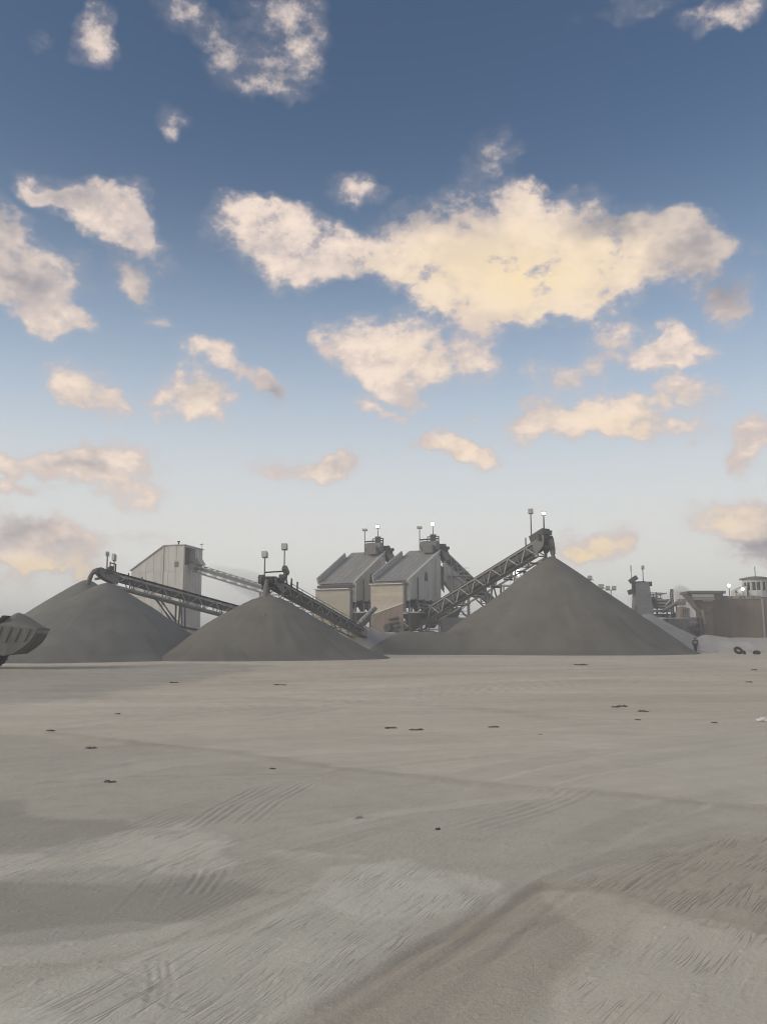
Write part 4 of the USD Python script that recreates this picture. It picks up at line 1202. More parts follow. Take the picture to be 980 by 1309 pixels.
# ribbed tank trailer
o = at(850.5, 815, 113); o[2] = at(852, 817, 113)[2]
wt = (at(880, 800, 113) - at(850.5, 800, 113))[0]
ht = at(852, 790, 113)[2] - o[2] - .1
t = Thing('tank_trailer', 'grey ribbed box trailer on wheels left of the worker', 'trailer', o + V(wt / 2, 0, 0))
t.part('body', hull([o + V(x_, y_, z_) for x_ in (.35, wt) for y_ in (0, 2.2) for z_ in (.45, ht)]), 'grey_steel')
for k in range(9):
    t.part('body_panel', slab([o + V(.42 + (wt - .5) * k / 9, -.01, .55), o + V(.36 + (wt - .5) * (k + 1) / 9, -.01, .55), o + V(.36 + (wt - .5) * (k + 1) / 9, -.01, ht - .05), o + V(.42 + (wt - .5) * k / 9, -.01, ht - .05)], V(0, -1, 0), .05 + .03 * (k % 2)), 'grey_steel')
t.part('corner_post', bar(o + V(.12, -.05, -.2), o + V(.12, -.05, ht), .3), 'dark_steel')
t.part('lid', bar(o + V(.2, 1.1, ht + .06), o + V(wt + .1, 1.1, ht + .06), 2.4, .12), 'light_steel')
for k in (.45, .8):
    t.part('wheel', drum(o + V(wt * k, -.05, .30), V(0, 1, 0), .38, .3, 16), 'rubber')
t.part('drawbar', bar(o + V(0, 1.1, .4), o + V(wt, 1.1, .4), .5, .16), 'dark_steel')

# small crusher unit behind the trailer: decks, louvred engine box, posts
o = at(855, 800, 128); o[2] = GZ
t = Thing('crushing_unit', 'small crushing unit with louvred box above the ribbed trailer', 'crusher', o)
zz = lambda py: at(855, py, 128)[2]
xx = lambda px_: at(px_, 780, 128)[0]
t.part('engine_box', hull([V(x_, y_, z_) for x_ in (xx(840), xx(857)) for y_ in (128, 130.5) for z_ in (zz(777.5), zz(766))]), 'grey_steel')
for k in range(5):
    t.part('louvre', bar(V(xx(841), 127.93, zz(775 - 2 * k)), V(xx(853), 127.93, zz(775 - 2 * k)), .1, .12), 'dark_steel' if k % 2 else 'coping')
t.part('chute_rail', bar(V(xx(850), 127.7, zz(774)), V(xx(856), 127.7, zz(767)), .14), 'coping')
t.part('deck', bar(V(xx(834), 129, zz(781)), V(xx(858), 129, zz(781)), 3.2, .3), 'light_steel')
t.part('canopy', joined([bar(V(xx(828), 131, zz(764)), V(xx(846), 131, zz(762)), 3, .18)]), 'dust_cover')
t.part('canopy', bar(V(xx(840), 132.5, zz(758.5)), V(xx(862), 132.5, zz(757)), 2.5, .18), 'dust_cover')
for k in (829, 832, 840, 858.5, 861):
    t.part('post', bar(V(xx(k), 128.2, GZ), V(xx(k), 128.2, zz(757 if k != 829 else 762)), .2), 'grey_steel')
t.part('lower_deck', bar(V(xx(836), 127.5, zz(787)), V(xx(862), 127.5, zz(788)), 2.4, .5), 'grey_steel')
for k in range(5):
    t.part('panel', bar(V(xx(841 + 4 * k), 126.2, zz(788)), V(xx(843.4 + 4 * k), 126.2, zz(788)), .1, .4), 'dark_steel' if k != 2 else 'coping')
t.part('feed_box', hull([V(x_, y_, z_) for x_ in (xx(863), xx(874)) for y_ in (127, 129) for z_ in (zz(791), zz(783))]), 'light_steel')
t.part('feed_slot', bar(V(xx(864), 126.95, zz(787)), V(xx(871), 126.95, zz(785.5)), .1, .35), 'dark_steel')
t.part('dust_sock', rod(V(xx(861), 128.5, zz(757)), V(xx(861), 128.5, zz(753)), .28, 8), 'grey_steel')
for k in range(4):
    t.part('handrail_post', bar(V(xx(822 + 6 * k), 129.5, zz(766)), V(xx(822 + 6 * k), 129.5, zz(759)), .1), 'dust_cover')
t.part('handrail', bar(V(xx(820), 129.5, zz(759)), V(xx(842), 129.5, zz(759.5)), .1), 'dust_cover')

# receiving hopper with a flat deck, in front of the long wall
o = at(900, 800, 121); o[2] = GZ
z2 = lambda py: at(900, py, 121)[2]
x2 = lambda px_: at(px_, 780, 121)[0]
t = Thing('receiving_hopper', 'funnel-shaped receiving hopper joined to the brown wall', 'hopper', o)
t.part('rim', hull([V(x_, y_, z_) for x_ in (x2(882), x2(927)) for y_ in (120.5, 125) for z_ in (z2(759), z2(755.5))]), 'grey_steel')
t.part('rim_band', bar(V(x2(883), 120.42, z2(762)), V(x2(911), 120.42, z2(762)), .12, .45), 'light_steel')
t.part('rim_band', bar(V(x2(884), 120.44, z2(766)), V(x2(912), 120.44, z2(766)), .12, .35), 'dust_cover')
t.part('stain', bar(V(x2(896), 120.38, z2(768)), V(x2(909), 120.38, z2(768)), .05, .3), 'rusty_steel')
t.part('funnel', hull([V(x2(884), 120.8, z2(759)), V(x2(925), 120.8, z2(759)), V(x2(884), 124.8, z2(759)), V(x2(925), 124.8, z2(759)), V(x2(897), 121.6, z2(784)), V(x2(907), 121.6, z2(784)), V(x2(897), 123, z2(784)), V(x2(907), 123, z2(784))]), 'brown_wall')
t.part('side_beam', bar(V(x2(879), 120.6, z2(757)), V(x2(894), 120.6, z2(778)), .3), 'dark_steel')
t.part('pier', hull([V(x_, y_, z_) for x_ in (x2(900), x2(913)) for y_ in (121.8, 124.5) for z_ in (GZ - .4, z2(772))]), 'brown_wall')
t.part('spout', rod(V(x2(898), 121.2, z2(780)), V(x2(899.5), 121.0, z2(798)), .16, 10), 'dust_cover')
t.part('under_frame', joined([bar(V(x2(880), 121.4, z2(797)), V(x2(896), 121.4, z2(797)), .25), bar(V(x2(882), 121.4, z2(804)), V(x2(897), 121.4, z2(804)), .2), bar(V(x2(881), 121.6, GZ), V(x2(881), 121.6, z2(790)), .3), bar(V(x2(896), 121.6, GZ), V(x2(896), 121.6, z2(790)), .3)]), 'rusty_steel')
t.part('apron', hull([V(x_, y_, z_) for x_ in (x2(876), x2(896)) for y_ in (122.2, 122.6) for z_ in (GZ - .3, z2(789))]), 'rusty_steel')
t.part('conveyor_arm', bar(V(x2(880), 121.0, z2(795.5)), V(x2(890), 121.0, z2(795.5)), .2, .2), 'coping')

# clutter between the far stacker and the hopper
def clutter(name, label, cat, px_, Y, build):
    b = at(px_, 800, Y); b[2] = GZ
    t = Thing(name, label, cat, b)
    build(t, lambda p_, q_: at(p_, q_, Y))


def c1(t, W):
    for k in range(5):
        t.part('post', rod(W(824 + 5 * k, 800) * V(1, 1, 0) + Z * GZ, W(824 + 5 * k, 757.5), .07, 6), 'dust_cover')
    for k, q in enumerate((757.5, 760.5, 765)):
        t.part('rail', bar(W(822, q), W(846, q + .5), .10 if k < 2 else .3), 'dust_cover')
    t.part('screen_mesh', slab([W(826, 765), W(845, 765), W(845, 775), W(828, 779)], V(0, 1, 0), .08), 'shade_cladding')


def c2(t, W):
    t.part('belt', bar(W(846, 781), W(866, 769), 1.0, .25), 'dust_cover')
    t.part('side_plate', bar(W(846, 782.5), W(866, 770.5), .08, .5), 'grey_steel')
    for p_ in (852, 864):
        t.part('leg', bar(V(W(p_, 775)[0], W(p_, 775)[1], GZ), W(p_, 780 - (p_ - 850) * .5), .18), 'grey_steel')
    t.part('cowl', joined([hull(np.vstack([drum(W(866, 770) + V(k, 0, 0), V(1, 0, 0), .5, .1, 14).vertices for k in (0, 1.0)]))]), 'dust_cover')


def c3(t, W):
    t.part('body', hull([W(868, 800) + V(0, 0, 0), W(881, 800), W(881, 778), W(871, 775), W(868, 800) + V(0, 2, 0), W(881, 800) + V(0, 2, 0), W(881, 778) + V(0, 2, 0), W(871, 775) + V(0, 2, 0)]), 'rusty_steel')
    for k in range(4):
        t.part('rib', bar(W(869 + 3 * k, 799) - V(0, .06, 0), W(872.5 + 2.4 * k, 778) - V(0, .06, 0), .12), 'brown_wall')
    t.part('skid', bar(W(866, 803), W(884, 803), 1.6, .5), 'dark_steel')


clutter('access_platform', 'pale railed platform just right of the far end-on stacker', 'platform', 835, 131.5, c1)
clutter('feed_conveyor', 'short dusty conveyor rising toward the receiving hopper', 'conveyor', 860, 126.0, c2)
clutter('feeder', 'small brown ribbed feeder box under the dust left of the hopper', 'feeder', 875, 119.5, c3)

# long brown wall
o = at(950, 818, 124.5); o[2] = GZ
z3 = lambda py: at(950, py, 124)[2]
x3 = lambda px_: at(px_, 790, 124)[0]
t = Thing('retaining_wall', 'long brown flat wall right of the hopper, behind the white bank', 'wall', o)
xa, xb, zt3 = x3(911), x3(1060), z3(766)
t.part('core', hull([V(x_, y_, z_) for x_ in (xa + .05, xb) for y_ in (124.1, 126) for z_ in (GZ - .8, zt3 - .05)]), 'brown_wall')
npan = 14
for k in range(npan):
    f0, f1 = xa + (xb - xa) * k / npan, xa + (xb - xa) * (k + 1) / npan
    for j, (z0, z1) in enumerate(((GZ - .7, GZ + 2.4), (GZ + 2.4, zt3))):
        yy = 124.02 + .015 * ((k * 5 + j * 3) % 3)
        t.part('wall_panel', hull([V(x_, y_, z_) for x_ in (f0 + .008, f1 - .008) for y_ in (yy, 124.2) for z_ in (z0 + .008, z1 - .008)]), 'brown_wall')
t.part('coping', bar(V(xa - .1, 125, zt3 + .06), V(xb, 125, zt3 + .06), 2.2, .14), 'dust_cover')
t.part('step_block', hull([V(x_, y_, z_) for x_ in (xa - .2, x3(927)) for y_ in (124.4, 126) for z_ in (zt3, z3(757.5))]), 'rusty_steel')
t.part('edge_post', bar(V(x3(975), 123.9, GZ), V(x3(975), 123.9, zt3), .2), 'light_steel')

# things standing on top of the wall
def post_lamp(px_, y1, label, lit, r=.07, size=.42):
    top = at(px_, y1, 125.2)
    base = V(top[0], top[1], zt3 + .13)
    t = Thing('wall_lamp', label, 'lamp', base)
    t.part('pole', rod(base, top, r, 8), 'grey_steel')
    c = top + Z * size * .5
    lampm = trimesh.creation.icosphere(2, size * .62)
    lampm.apply_translation(c)
    t.part('lamp_globe', lampm, 'lit_lamp' if lit else 'dark_steel', smooth=True)
    t.part('bracket', bar(top + V(-.25, 0, -.05), top + V(.25, 0, -.05), .08), 'dark_steel')


post_lamp(931.5, 750.5, 'brightest lit lamp on a short pole along the brown wall top', True)
post_lamp(949, 754.5, 'smaller lit lamp on the brown wall next to the round cabin', True, .05, .34)
post_lamp(940.5, 757, 'unlit dark post lamp between the two lit lamps on the wall', False, .07, .22)
b = at(944, 763, 125); b[2] = zt3 + .13
t = Thing('spoil_heap', 'flat mess of rubble and boards along the brown wall top', 'rubble', b, kind='stuff')
rub = []
for k in range(46):
    c = V(xa + 1.8 + RNG.random() * (x3(975) - xa - 1.8), 124.3 + RNG.random() * 1.3, zt3 + .13)
    sz = .12 + .28 * RNG.random()
    m_ = trimesh.creation.box((sz * 2.4, sz, sz * 1.1)); m_.apply_transform(trimesh.transformations.rotation_matrix(RNG.random() * 6, Z)); m_.apply_translation(c + Z * sz * .5)
    rub.append(m_)
t.part('rubble', joined(rub), 'dust_cover', kind='stuff')
# slanted pale cover and the round cabin
o = V(x3(958), 126.5, zt3 + .13)
t = Thing('sloping_shed', 'pale sloping lean-to against the left of the round cabin', 'shed', o)
t.part('wall', prism([V(x3(951), 126, zt3 + .13), V(x3(964), 126, zt3 + .13), V(x3(964), 126, z3(748)), V(x3(957), 126, z3(750.5)), V(x3(952), 126, z3(754))], V(0, 2.5, 0)), 'pale_cladding')
for k in range(4):
    t.part('wall_panel', slab([V(x3(952.4 + 2.9 * k), 125.98, zt3 + .3), V(x3(955 + 2.9 * k), 125.98, zt3 + .3), V(x3(955 + 2.9 * k), 125.98, z3(755 - 1.3 * k)), V(x3(952.4 + 2.9 * k), 125.98, z3(757 - 1.5 * k))], V(0, -1, 0), .05), 'pale_cladding')
cc = V(x3(981), 127.2, 0)
rc = cc[0] - x3(965)
t = Thing('control_cabin', 'round white control cabin with dark windows at the right edge', 'cabin', V(cc[0], cc[1], zt3 + .13))


def ring_wall(r, z0, z1, k0, k1, n=16, th=.12):
    ms = []
    for k in range(k0, k1):
        a0_, a1_ = 2 * math.pi * k / n, 2 * math.pi * (k + 1) / n
        q = [cc + V(math.cos(a) * rr, math.sin(a) * rr, z_) for a in (a0_, a1_) for rr in (r, r - th) for z_ in (z0, z1)]
        ms.append(hull(q))
    return ms


cz0, cz1, cz2, cz3_ = z3(763), z3(753.5), z3(743), z3(739)
for k in range(16):
    t.part('wall_panel', ring_wall(rc, cz0, cz1, k, k + 1)[0], 'pale_cladding')
    w_ = t.part('window', ring_wall(rc - .02, cz1 + .06, cz2 - .04, k, k + 1, th=.06)[0], 'dark_glass')
    a = 2 * math.pi * k / 16
    q = cc + V(math.cos(a) * (rc + .01), math.sin(a) * (rc + .01), 0)
    t.part('mullion', bar(q + Z * cz1, q + Z * cz2, .14 if k % 2 else .26), 'pale_cladding')
    t.part('fascia', ring_wall(rc + .01, cz2, cz3_, k, k + 1)[0], 'pale_cladding')
t.part('floor', rod(cc + Z * (cz0 - .28), cc + Z * cz0, rc + .2, 24), 'dark_steel')
rp = [(rc + .45, cz3_), (rc + .45, cz3_ + .16), (rc * .55, z3(735.5)), (0, z3(734.5))]
roofm = trimesh.creation.revolve(np.array([(0, cz3_)] + rp), sections=28)
roofm.apply_translation((cc[0], cc[1], 0)); roofm.fix_normals()
t.part('roof', roofm, 'grey_steel')
t.part('mast', rod(cc + V(0, 0, cz3_ + .3), cc + V(0, 0, z3(722)), .06, 8), 'grey_steel')
for a in (.8, 2.4, 4, 5.5):
    q = cc + V(math.cos(a), math.sin(a), 0) * rc * .8
    t.part('leg', bar(V(q[0], q[1], GZ - .3 if q[1] > 126.3 else zt3 + .13), V(q[0], q[1], cz0 - .28), .25), 'light_steel')

# dust boiling off the hopper
pts = []
for k in range(10):
    f = k / 9
    c = at(869 + 14 * f + 4 * math.sin(5 * f), 757 + 38 * f, 124.0 - 4.5 * f)
    pts.append(trimesh.creation.icosphere(2, 1.3 - .35 * abs(f - .4) + .25 * math.sin(9 * f)).vertices + c)
DUST.append(('blobs', pts, .26))
pts = []
for k in range(8):
    f = k / 7
    c = at(818 + 44 * f, 766 + 3 * math.sin(4 * f), 134)
    pts.append(trimesh.creation.icosphere(2, 1.1 + .4 * math.sin(7 * f + 1)).vertices * V(1.5, 1, .8) + c)
DUST.append(('blobs', pts, .10))

# ---------------------------------------------------------------- worn tyres by the bank
def tyre(px_, py_, r, rr, tilt, az_, label):
    c = gnd(px_, py_, .0)
    m_ = trimesh.creation.torus(r, rr, 28, 12)
    v_ = m_.vertices
    v_[:, 2] *= 1.25
    ang = np.arctan2(v_[:, 1], v_[:, 0]); rad = np.hypot(v_[:, 0], v_[:, 1])
    lug = (np.sin(ang * 14) > 0) * (rad > r + rr * .6) * .03
    v_[:, :2] *= (1 + lug / np.maximum(rad, .1))[:, None]
    m_.vertices = v_
    m_.apply_transform(trimesh.transformations.rotation_matrix(math.radians(tilt), (1, 0, 0)))
    m_.apply_transform(trimesh.transformations.rotation_matrix(math.radians(az_), Z))
    m_.apply_translation((c[0], c[1], -m_.bounds[0, 2] - .05 + height(c[0], c[1])))
    t = Thing('old_tyre', label, 'tyre', (c[0], c[1], 0))
    t.part('tread', m_, 'rubber', smooth=50)
    hub = trimesh.creation.torus(r - rr * .85, rr * .35, 28, 8)
    hub.apply_transform(trimesh.transformations.rotation_matrix(math.radians(tilt), (1, 0, 0)))
    hub.apply_transform(trimesh.transformations.rotation_matrix(math.radians(az_), Z))
    hub.apply_translation(m_.bounds.mean(0))
    t.part('bead', hub, 'dark_steel', smooth=50)


tyre(943.5, 836.2, .34, .13, 52, 8, 'large discarded tyre propped up in front of the white bank')
tyre(950.8, 836.6, .16, .08, 60, 40, 'small tyre right next to the large discarded tyre')
tyre(967, 836.6, .26, .11, 22, -20, 'squashed dark tyre lying apart, nearest the right edge')


# ---------------------------------------------------------------- the worker
def body_mesh(joints, bones, length=.03):
    man = None
    for a, b in bones:
        pts = np.vstack([trimesh.creation.icosphere(2, joints[k][3]).vertices * (joints[k][4] if len(joints[k]) > 4 else V(1, 1, 1)) + V(*joints[k][:3]) for k in (a, b)])
        m_ = manifold3d.Manifold.hull_points(pts)
        man = m_ if man is None else man + m_
    man = man.refine_to_length(length)
    mm = man.to_mesh()
    m_ = trimesh.Trimesh(mm.vert_properties[:, :3], mm.tri_verts)
    trimesh.smoothing.filter_taubin(m_, iterations=8)
    return m_


def worker(feet, facing):
    J = {'pelvis': (0, 0, .93, .125, V(1.15, .85, 1)), 'waist': (0, .0, 1.10, .118, V(1.15, .8, 1)), 'chest': (0, .01, 1.30, .135, V(1.3, .85, 1)), 'neck': (0, .0, 1.50, .058), 'head0': (0, -.015, 1.575, .072),
         'head1': (0, -.01, 1.655, .090, V(.88, 1.05, 1)), 'nose': (0, -.115, 1.60, .018), 'chin': (0, -.07, 1.535, .038)}
    for s_, q in ((-1, 'l'), (1, 'r')):
        J |= {f'sh{q}': (s_ * .19, .01, 1.42, .065), f'el{q}': (s_ * .29, .03, 1.14, .048), f'wr{q}': (s_ * .25, -.06, .91, .034), f'pm{q}': (s_ * .245, -.075, .845, .036, V(.55, 1, 1)),
              f'hp{q}': (s_ * .09, 0, .90, .095), f'kn{q}': (s_ * .095, -.02, .50, .065), f'an{q}': (s_ * .09, .02, .10, .045), f'to{q}': (s_ * .105, -.13, .035, .036), f'he{q}': (s_ * .09, .05, .04, .036)}
    bones = [('pelvis', 'waist'), ('waist', 'chest'), ('chest', 'neck'), ('neck', 'head0'), ('head0', 'head1'), ('head0', 'nose'), ('head0', 'chin')]
    for q in 'lr':
        bones += [('chest', f'sh{q}'), (f'sh{q}', f'el{q}'), (f'el{q}', f'wr{q}'), (f'wr{q}', f'pm{q}'), ('pelvis', f'hp{q}'), (f'hp{q}', f'kn{q}'), (f'kn{q}', f'an{q}'), (f'an{q}', f'to{q}'), (f'an{q}', f'he{q}')]
        s_ = -1 if q == 'l' else 1
        for i, (dy_, ln) in enumerate(((-.028, .075), (-.010, .085), (.009, .08), (.027, .065))):
            J[f'f{q}{i}a'] = (s_ * .243, -.075 + dy_, .815, .0095); J[f'f{q}{i}b'] = (s_ * .236, -.085 + dy_, .815 - ln * .55, .009); J[f'f{q}{i}c'] = (s_ * .222, -.090 + dy_, .815 - ln, .008)
            bones += [(f'f{q}{i}a', f'f{q}{i}b'), (f'f{q}{i}b', f'f{q}{i}c'), (f'pm{q}', f'f{q}{i}a')]
        J[f't{q}a'] = (s_ * .235, -.10, .865, .011); J[f't{q}b'] = (s_ * .225, -.13, .835, .010); J[f't{q}c'] = (s_ * .220, -.135, .81, .009)
        bones += [(f't{q}a', f't{q}b'), (f't{q}b', f't{q}c'), (f'pm{q}', f't{q}a')]
    T_ = trimesh.transformations.rotation_matrix(facing, Z); T_[:3, 3] = feet
    put = lambda m_: m_.copy().apply_transform(T_)
    t = Thing('person', 'lone worker in dark clothes and vest standing by the white bank', 'person', feet)
    bd = body_mesh(J, bones, .022)
    t.part('body', put(bd), 'skin', smooth=True)
    grow = lambda k, d_: (*J[k][:3], J[k][3] + d_, *J[k][4:])
    Jc = {k: grow(k, .022) for k in J}
    Jc['hem'] = (0, 0, .86, .155, V(1.15, .85, .6))
    Jc['collar'] = (0, .005, 1.47, .075)
    jb = [('hem', 'waist'), ('waist', 'chest'), ('chest', 'collar')] + [b_ for q in 'lr' for b_ in (('chest', f'sh{q}'), (f'sh{q}', f'el{q}'), (f'el{q}', f'wr{q}'))]
    t.part('jacket', put(body_mesh(Jc, jb)), 'dark_cloth', smooth=True)
    Jt = {k: grow(k, .020) for k in J}
    t.part('trousers', put(body_mesh(Jt, [('pelvis', f'hp{q}') for q in 'lr'] + [(f'hp{q}', f'kn{q}') for q in 'lr'] + [(f'kn{q}', f'an{q}') for q in 'lr'])), 'worn_trousers', smooth=True)
    for q in 'lr':
        t.part('boot', put(body_mesh({k: grow(k, .014) for k in J}, [(f'an{q}', f'to{q}'), (f'an{q}', f'he{q}'), (f'to{q}', f'he{q}')])), 'rubber', smooth=True)
    Jv = {'a': (0, .005, 1.06, .155, V(1.15, .85, .7)), 'b': (0, .012, 1.30, .168, V(1.3, .86, 1)), 'c': (-.13, .01, 1.43, .062), 'd': (.13, .01, 1.43, .062)}
    t.part('vest', put(body_mesh(Jv, [('a', 'b'), ('b', 'c'), ('b', 'd')])), 'safety_vest', smooth=True)
    for zz_ in (1.16, 1.30):
        tp = trimesh.creation.annulus(.158, .176, .045, sections=24); tp.apply_scale((1.30, .92, 1)); tp.apply_translation((0, .01, zz_))
        t.part('reflective_band', put(tp), 'reflective_tape')
    hm_ = trimesh.creation.icosphere(3, .112); v_ = hm_.vertices; v_[:, 1] *= 1.1; v_[v_[:, 2] < .0, 2] *= .35; hm_.vertices = v_; hm_.apply_translation((0, -.005, 1.665))
    t.part('head_wrap', put(hm_), 'helmet', smooth=True)
    for s_ in (-1, 1):
        e_ = trimesh.creation.icosphere(2, .012); e_.apply_translation((s_ * .033, -.100, 1.625))
        t.part('eye', put(e_), 'hair', smooth=True)
    mo = trimesh.creation.box((.05, .01, .008)); mo.apply_translation((0, -.105, 1.563))
    t.part('mouth', put(mo), 'hair')


f_ = gnd(889, 834.5); f_[2] = .0
f_[2] = height(f_[0], f_[1]) - .005
worker(f_, math.radians(-12))


# ---------------------------------------------------------------- wheel loader with a heaped bucket
YL = 46.0
bx0 = at(-6, 800, YL)
t = Thing('wheel_loader', 'wheel loader reaching in from the left edge, bucket heaped with sand', 'wheel loader', (bx0[0] - 3, YL + .3, 0))
prof = [(1, 799), (61.0, 804), (57, 811), (50, 820.5), (40, 828.5), (27, 836), (13, 838.5), (3, 835), (-2, 818)]
P2 = [at(px_ * .93 - 9, py_, YL - 1.4) for px_, py_ in prof]
sk = V(-.55, 3.05, 0)                                   # across the bucket
outer = prism(P2, sk)
cen = np.mean(P2, 0)
inner_pts = [cen + (q - cen) * .93 + V(0, .07, .14) for q in P2]
shell = mf(outer) - mf(prism(inner_pts, sk * .955))
t.part('bucket', shell, 'worn_bucket', smooth=35)
u_top = P2[1] - P2[0]
for k in range(8):
    q = P2[1] + sk * (k + .5) / 8
    d_ = unit(P2[1] - P2[2] + V(.3, 0, 0))
    t.part('bucket_tooth', hull(np.vstack([bar(q - d_ * .28, q - d_ * .06, .18, .08).vertices, bar(q - d_ * .06, q + d_ * .07, .09, .03).vertices])), 'worn_bucket')
for k in range(5):
    a_ = .10 + .2 * k
    q0, q1, q2, q3 = P2[2], P2[3], P2[4], P2[5]
    t.part('wear_strip', joined([bar(q0 + sk * a_ + V(.03, -.0, -.03), q1 + sk * a_ + V(.03, 0, -.03), .16, .05), bar(q1 + sk * a_ + V(.02, 0, -.04), q2 + sk * a_ + V(.02, 0, -.04), .16, .05), bar(q2 + sk * a_ + V(.02, 0, -.04), q3 + sk * a_ + V(.02, 0, -.04), .16, .05)]), 'worn_bucket')
for f0, f1 in ((.16, .20), (.36, .42), (.58, .63), (.80, .85)):
    a0_, a1_ = P2[0] + u_top * f0, P2[0] + u_top * f1
    lo = lambda q, f: q + V(-.28, -.02, -.95 * (1 - .35 * f))
    t.part('side_rib', slab([a0_ + V(0, -.02, -.05), a1_ + V(0, -.02, -.05), lo(a1_, f1), lo(a0_, f0)], V(0, -1, 0), .035), 'worn_bucket')
bq = P2[0] + sk * .5
t.part('spill_guard', slab([P2[0] + V(-.1, 0, -.1), P2[0] + V(-.1, 0, .0) + sk, P2[0] + V(.42, 0, .50) + sk, P2[0] + V(.42, 0, .50)], V(1, 0, .3), .06), 'worn_bucket')
# lift arms, tilt ram, front axle and wheels, body and cab (mostly beyond the left edge)
X0 = bx0[0]
for k in (.28, .72):
    q = P2[7] + sk * k
    t.part('lift_arm', prism([q + V(.1, 0, .0), q + V(.1, 0, .45), V(X0 - 1.6, q[1], 2.15), V(X0 - 3.4, q[1], 2.7), V(X0 - 3.4, q[1], 2.2), V(X0 - 1.7, q[1], 1.55)], V(0, .16, 0)), 'loader_paint')
q = P2[8] + sk * .5
t.part('tilt_ram', joined([rod(q + Z * .4, V(X0 - 1.8, q[1], 2.9), .09, 12), rod(V(X0 - 1.8, q[1], 2.9), V(X0 - 3.2, q[1], 2.9), .14, 12)]), 'dark_steel')
t.part('tilt_link', bar(q + Z * .1, q + V(.3, 0, 1.0), .3, .25), 'dark_steel')


def loader_wheel(c, r=.86, w=.62):
    tread = []
    pr = np.array([(.42, -w * .40), (r * .80, -w / 2), (r * .95, -w * .48), (r * .97, 0), (r * .95, w * .48), (r * .80, w / 2), (.42, w * .40), (.42, -w * .40)])
    m_ = trimesh.creation.revolve(pr, sections=40)
    m_.apply_transform(trimesh.transformations.rotation_matrix(math.pi / 2, (1, 0, 0)))
    m_.apply_translation(c); m_.fix_normals()
    tp = t.part('tyre', m_, 'rubber', smooth=40)
    for k in range(22):
        a = 2 * math.pi * k / 22
        for sgn in (-1, 1):
            p0 = c + V(math.cos(a) * r * .96, sgn * .02, math.sin(a) * r * .96)
            a2 = a + .13 * sgn * .8
            p1 = c + V(math.cos(a2) * r * .94, sgn * w * .49, math.sin(a2) * r * .94)
            tread.append(bar(p0, p1, .10, .09, V(math.cos(a), 0, math.sin(a))))
    t.part('tread_lug', joined(tread), 'rubber', tp)
    t.part('rim', joined([drum(c, V(0, 1, 0), .43, w * .7, 24), drum(c, V(0, 1, 0), .18, w * .86, 16)]), 'loader_paint', tp)


for dx in (-.88, -4.2):
    for yy in (45.45, 47.7):
        loader_wheel(V(X0 + dx + .02, yy, .85 + height(X0 + dx, yy) - .03))
t.part('front_frame', hull([V(X0 + x_, y_, z_) for x_, z_ in ((-1.7, .7), (-2.6, .6), (-2.8, 2.2), (-1.9, 2.6), (-1.4, 1.6)) for y_ in (46.1, 47.1)]), 'loader_paint')
t.part('rear_frame', hull([V(X0 + x_, y_, z_) for x_, z_ in ((-2.9, .7), (-6.2, .9), (-6.4, 2.2), (-4.6, 2.4), (-2.9, 1.6)) for y_ in (45.95, 47.25)]), 'loader_paint')
t.part('cab', hull([V(X0 + x_, y_, z_) for x_, z_ in ((-2.75, 1.7), (-2.85, 3.35), (-4.3, 3.35), (-4.5, 1.7)) for y_ in (45.95, 47.25)]), 'loader_paint')
for yy in (45.93, 47.25):
    t.part('cab_window', slab([V(X0 - 2.92, yy, 2.25), V(X0 - 2.98, yy, 3.2), V(X0 - 4.2, yy, 3.2), V(X0 - 4.35, yy, 2.25)], V(0, 1, 0), .02), 'dark_glass')
t.part('windscreen', slab([V(X0 - 2.74, 46.1, 2.1), V(X0 - 2.80, 46.1, 3.2), V(X0 - 2.80, 47.1, 3.2), V(X0 - 2.74, 47.1, 2.1)], V(1, 0, 0), .03), 'dark_glass')
t.part('exhaust', rod(V(X0 - 5.3, 46.6, 2.2), V(X0 - 5.3, 46.6, 3.4), .07, 10), 'dark_steel')
# the heap in the bucket
ax_, ay_ = np.linspace(0, 1, 60), np.linspace(0, 1, 40)
U_, W_ = np.meshgrid(ax_, ay_)
pk = np.clip(1 - np.abs((U_ - .40) / np.where(U_ < .40, .44, .66)) ** 1.35, 0, 1)
hh = .78 * pk * np.clip(1 - np.abs((W_ - .5) / .56) ** 1.8, 0, 1)
hh += .05 * fbm2(U_ * 3, W_ * 3, 3, 4, 71) * pk
ptsH = P2[0][None, None] + U_[..., None] * u_top * .985 + W_[..., None] * sk * .95 + V(0, .06, 0) + hh[..., None] * Z
ptsB = P2[0][None, None] + U_[..., None] * u_top * .985 + W_[..., None] * sk * .95 + V(0, .06, 0) - .22 * Z
I = np.arange(U_.size).reshape(U_.shape)
q = np.stack([I[:-1, :-1], I[:-1, 1:], I[1:, 1:], I[1:, :-1]], -1).reshape(-1, 4)
top_tri = np.vstack([q[:, [0, 1, 2]], q[:, [0, 2, 3]]])
rim = np.concatenate([I[0, :-1], I[:-1, -1], I[-1, :0:-1], I[:0:-1, 0]])
nI = I.size
walls = np.vstack([[[a, b + nI, b], [a, a + nI, b + nI]] for a, b in zip(rim, np.roll(rim, -1))])
hm_ = trimesh.Trimesh(np.vstack([ptsH.reshape(-1, 3), ptsB.reshape(-1, 3)]), np.vstack([top_tri, top_tri[:, ::-1] + nI, walls]), process=False)
single('bucket_load', hm_, 'dark_sand', 'heap of grey sand carried in the loader bucket', 'sand heap', P2[0] + sk * .5, smooth=True)


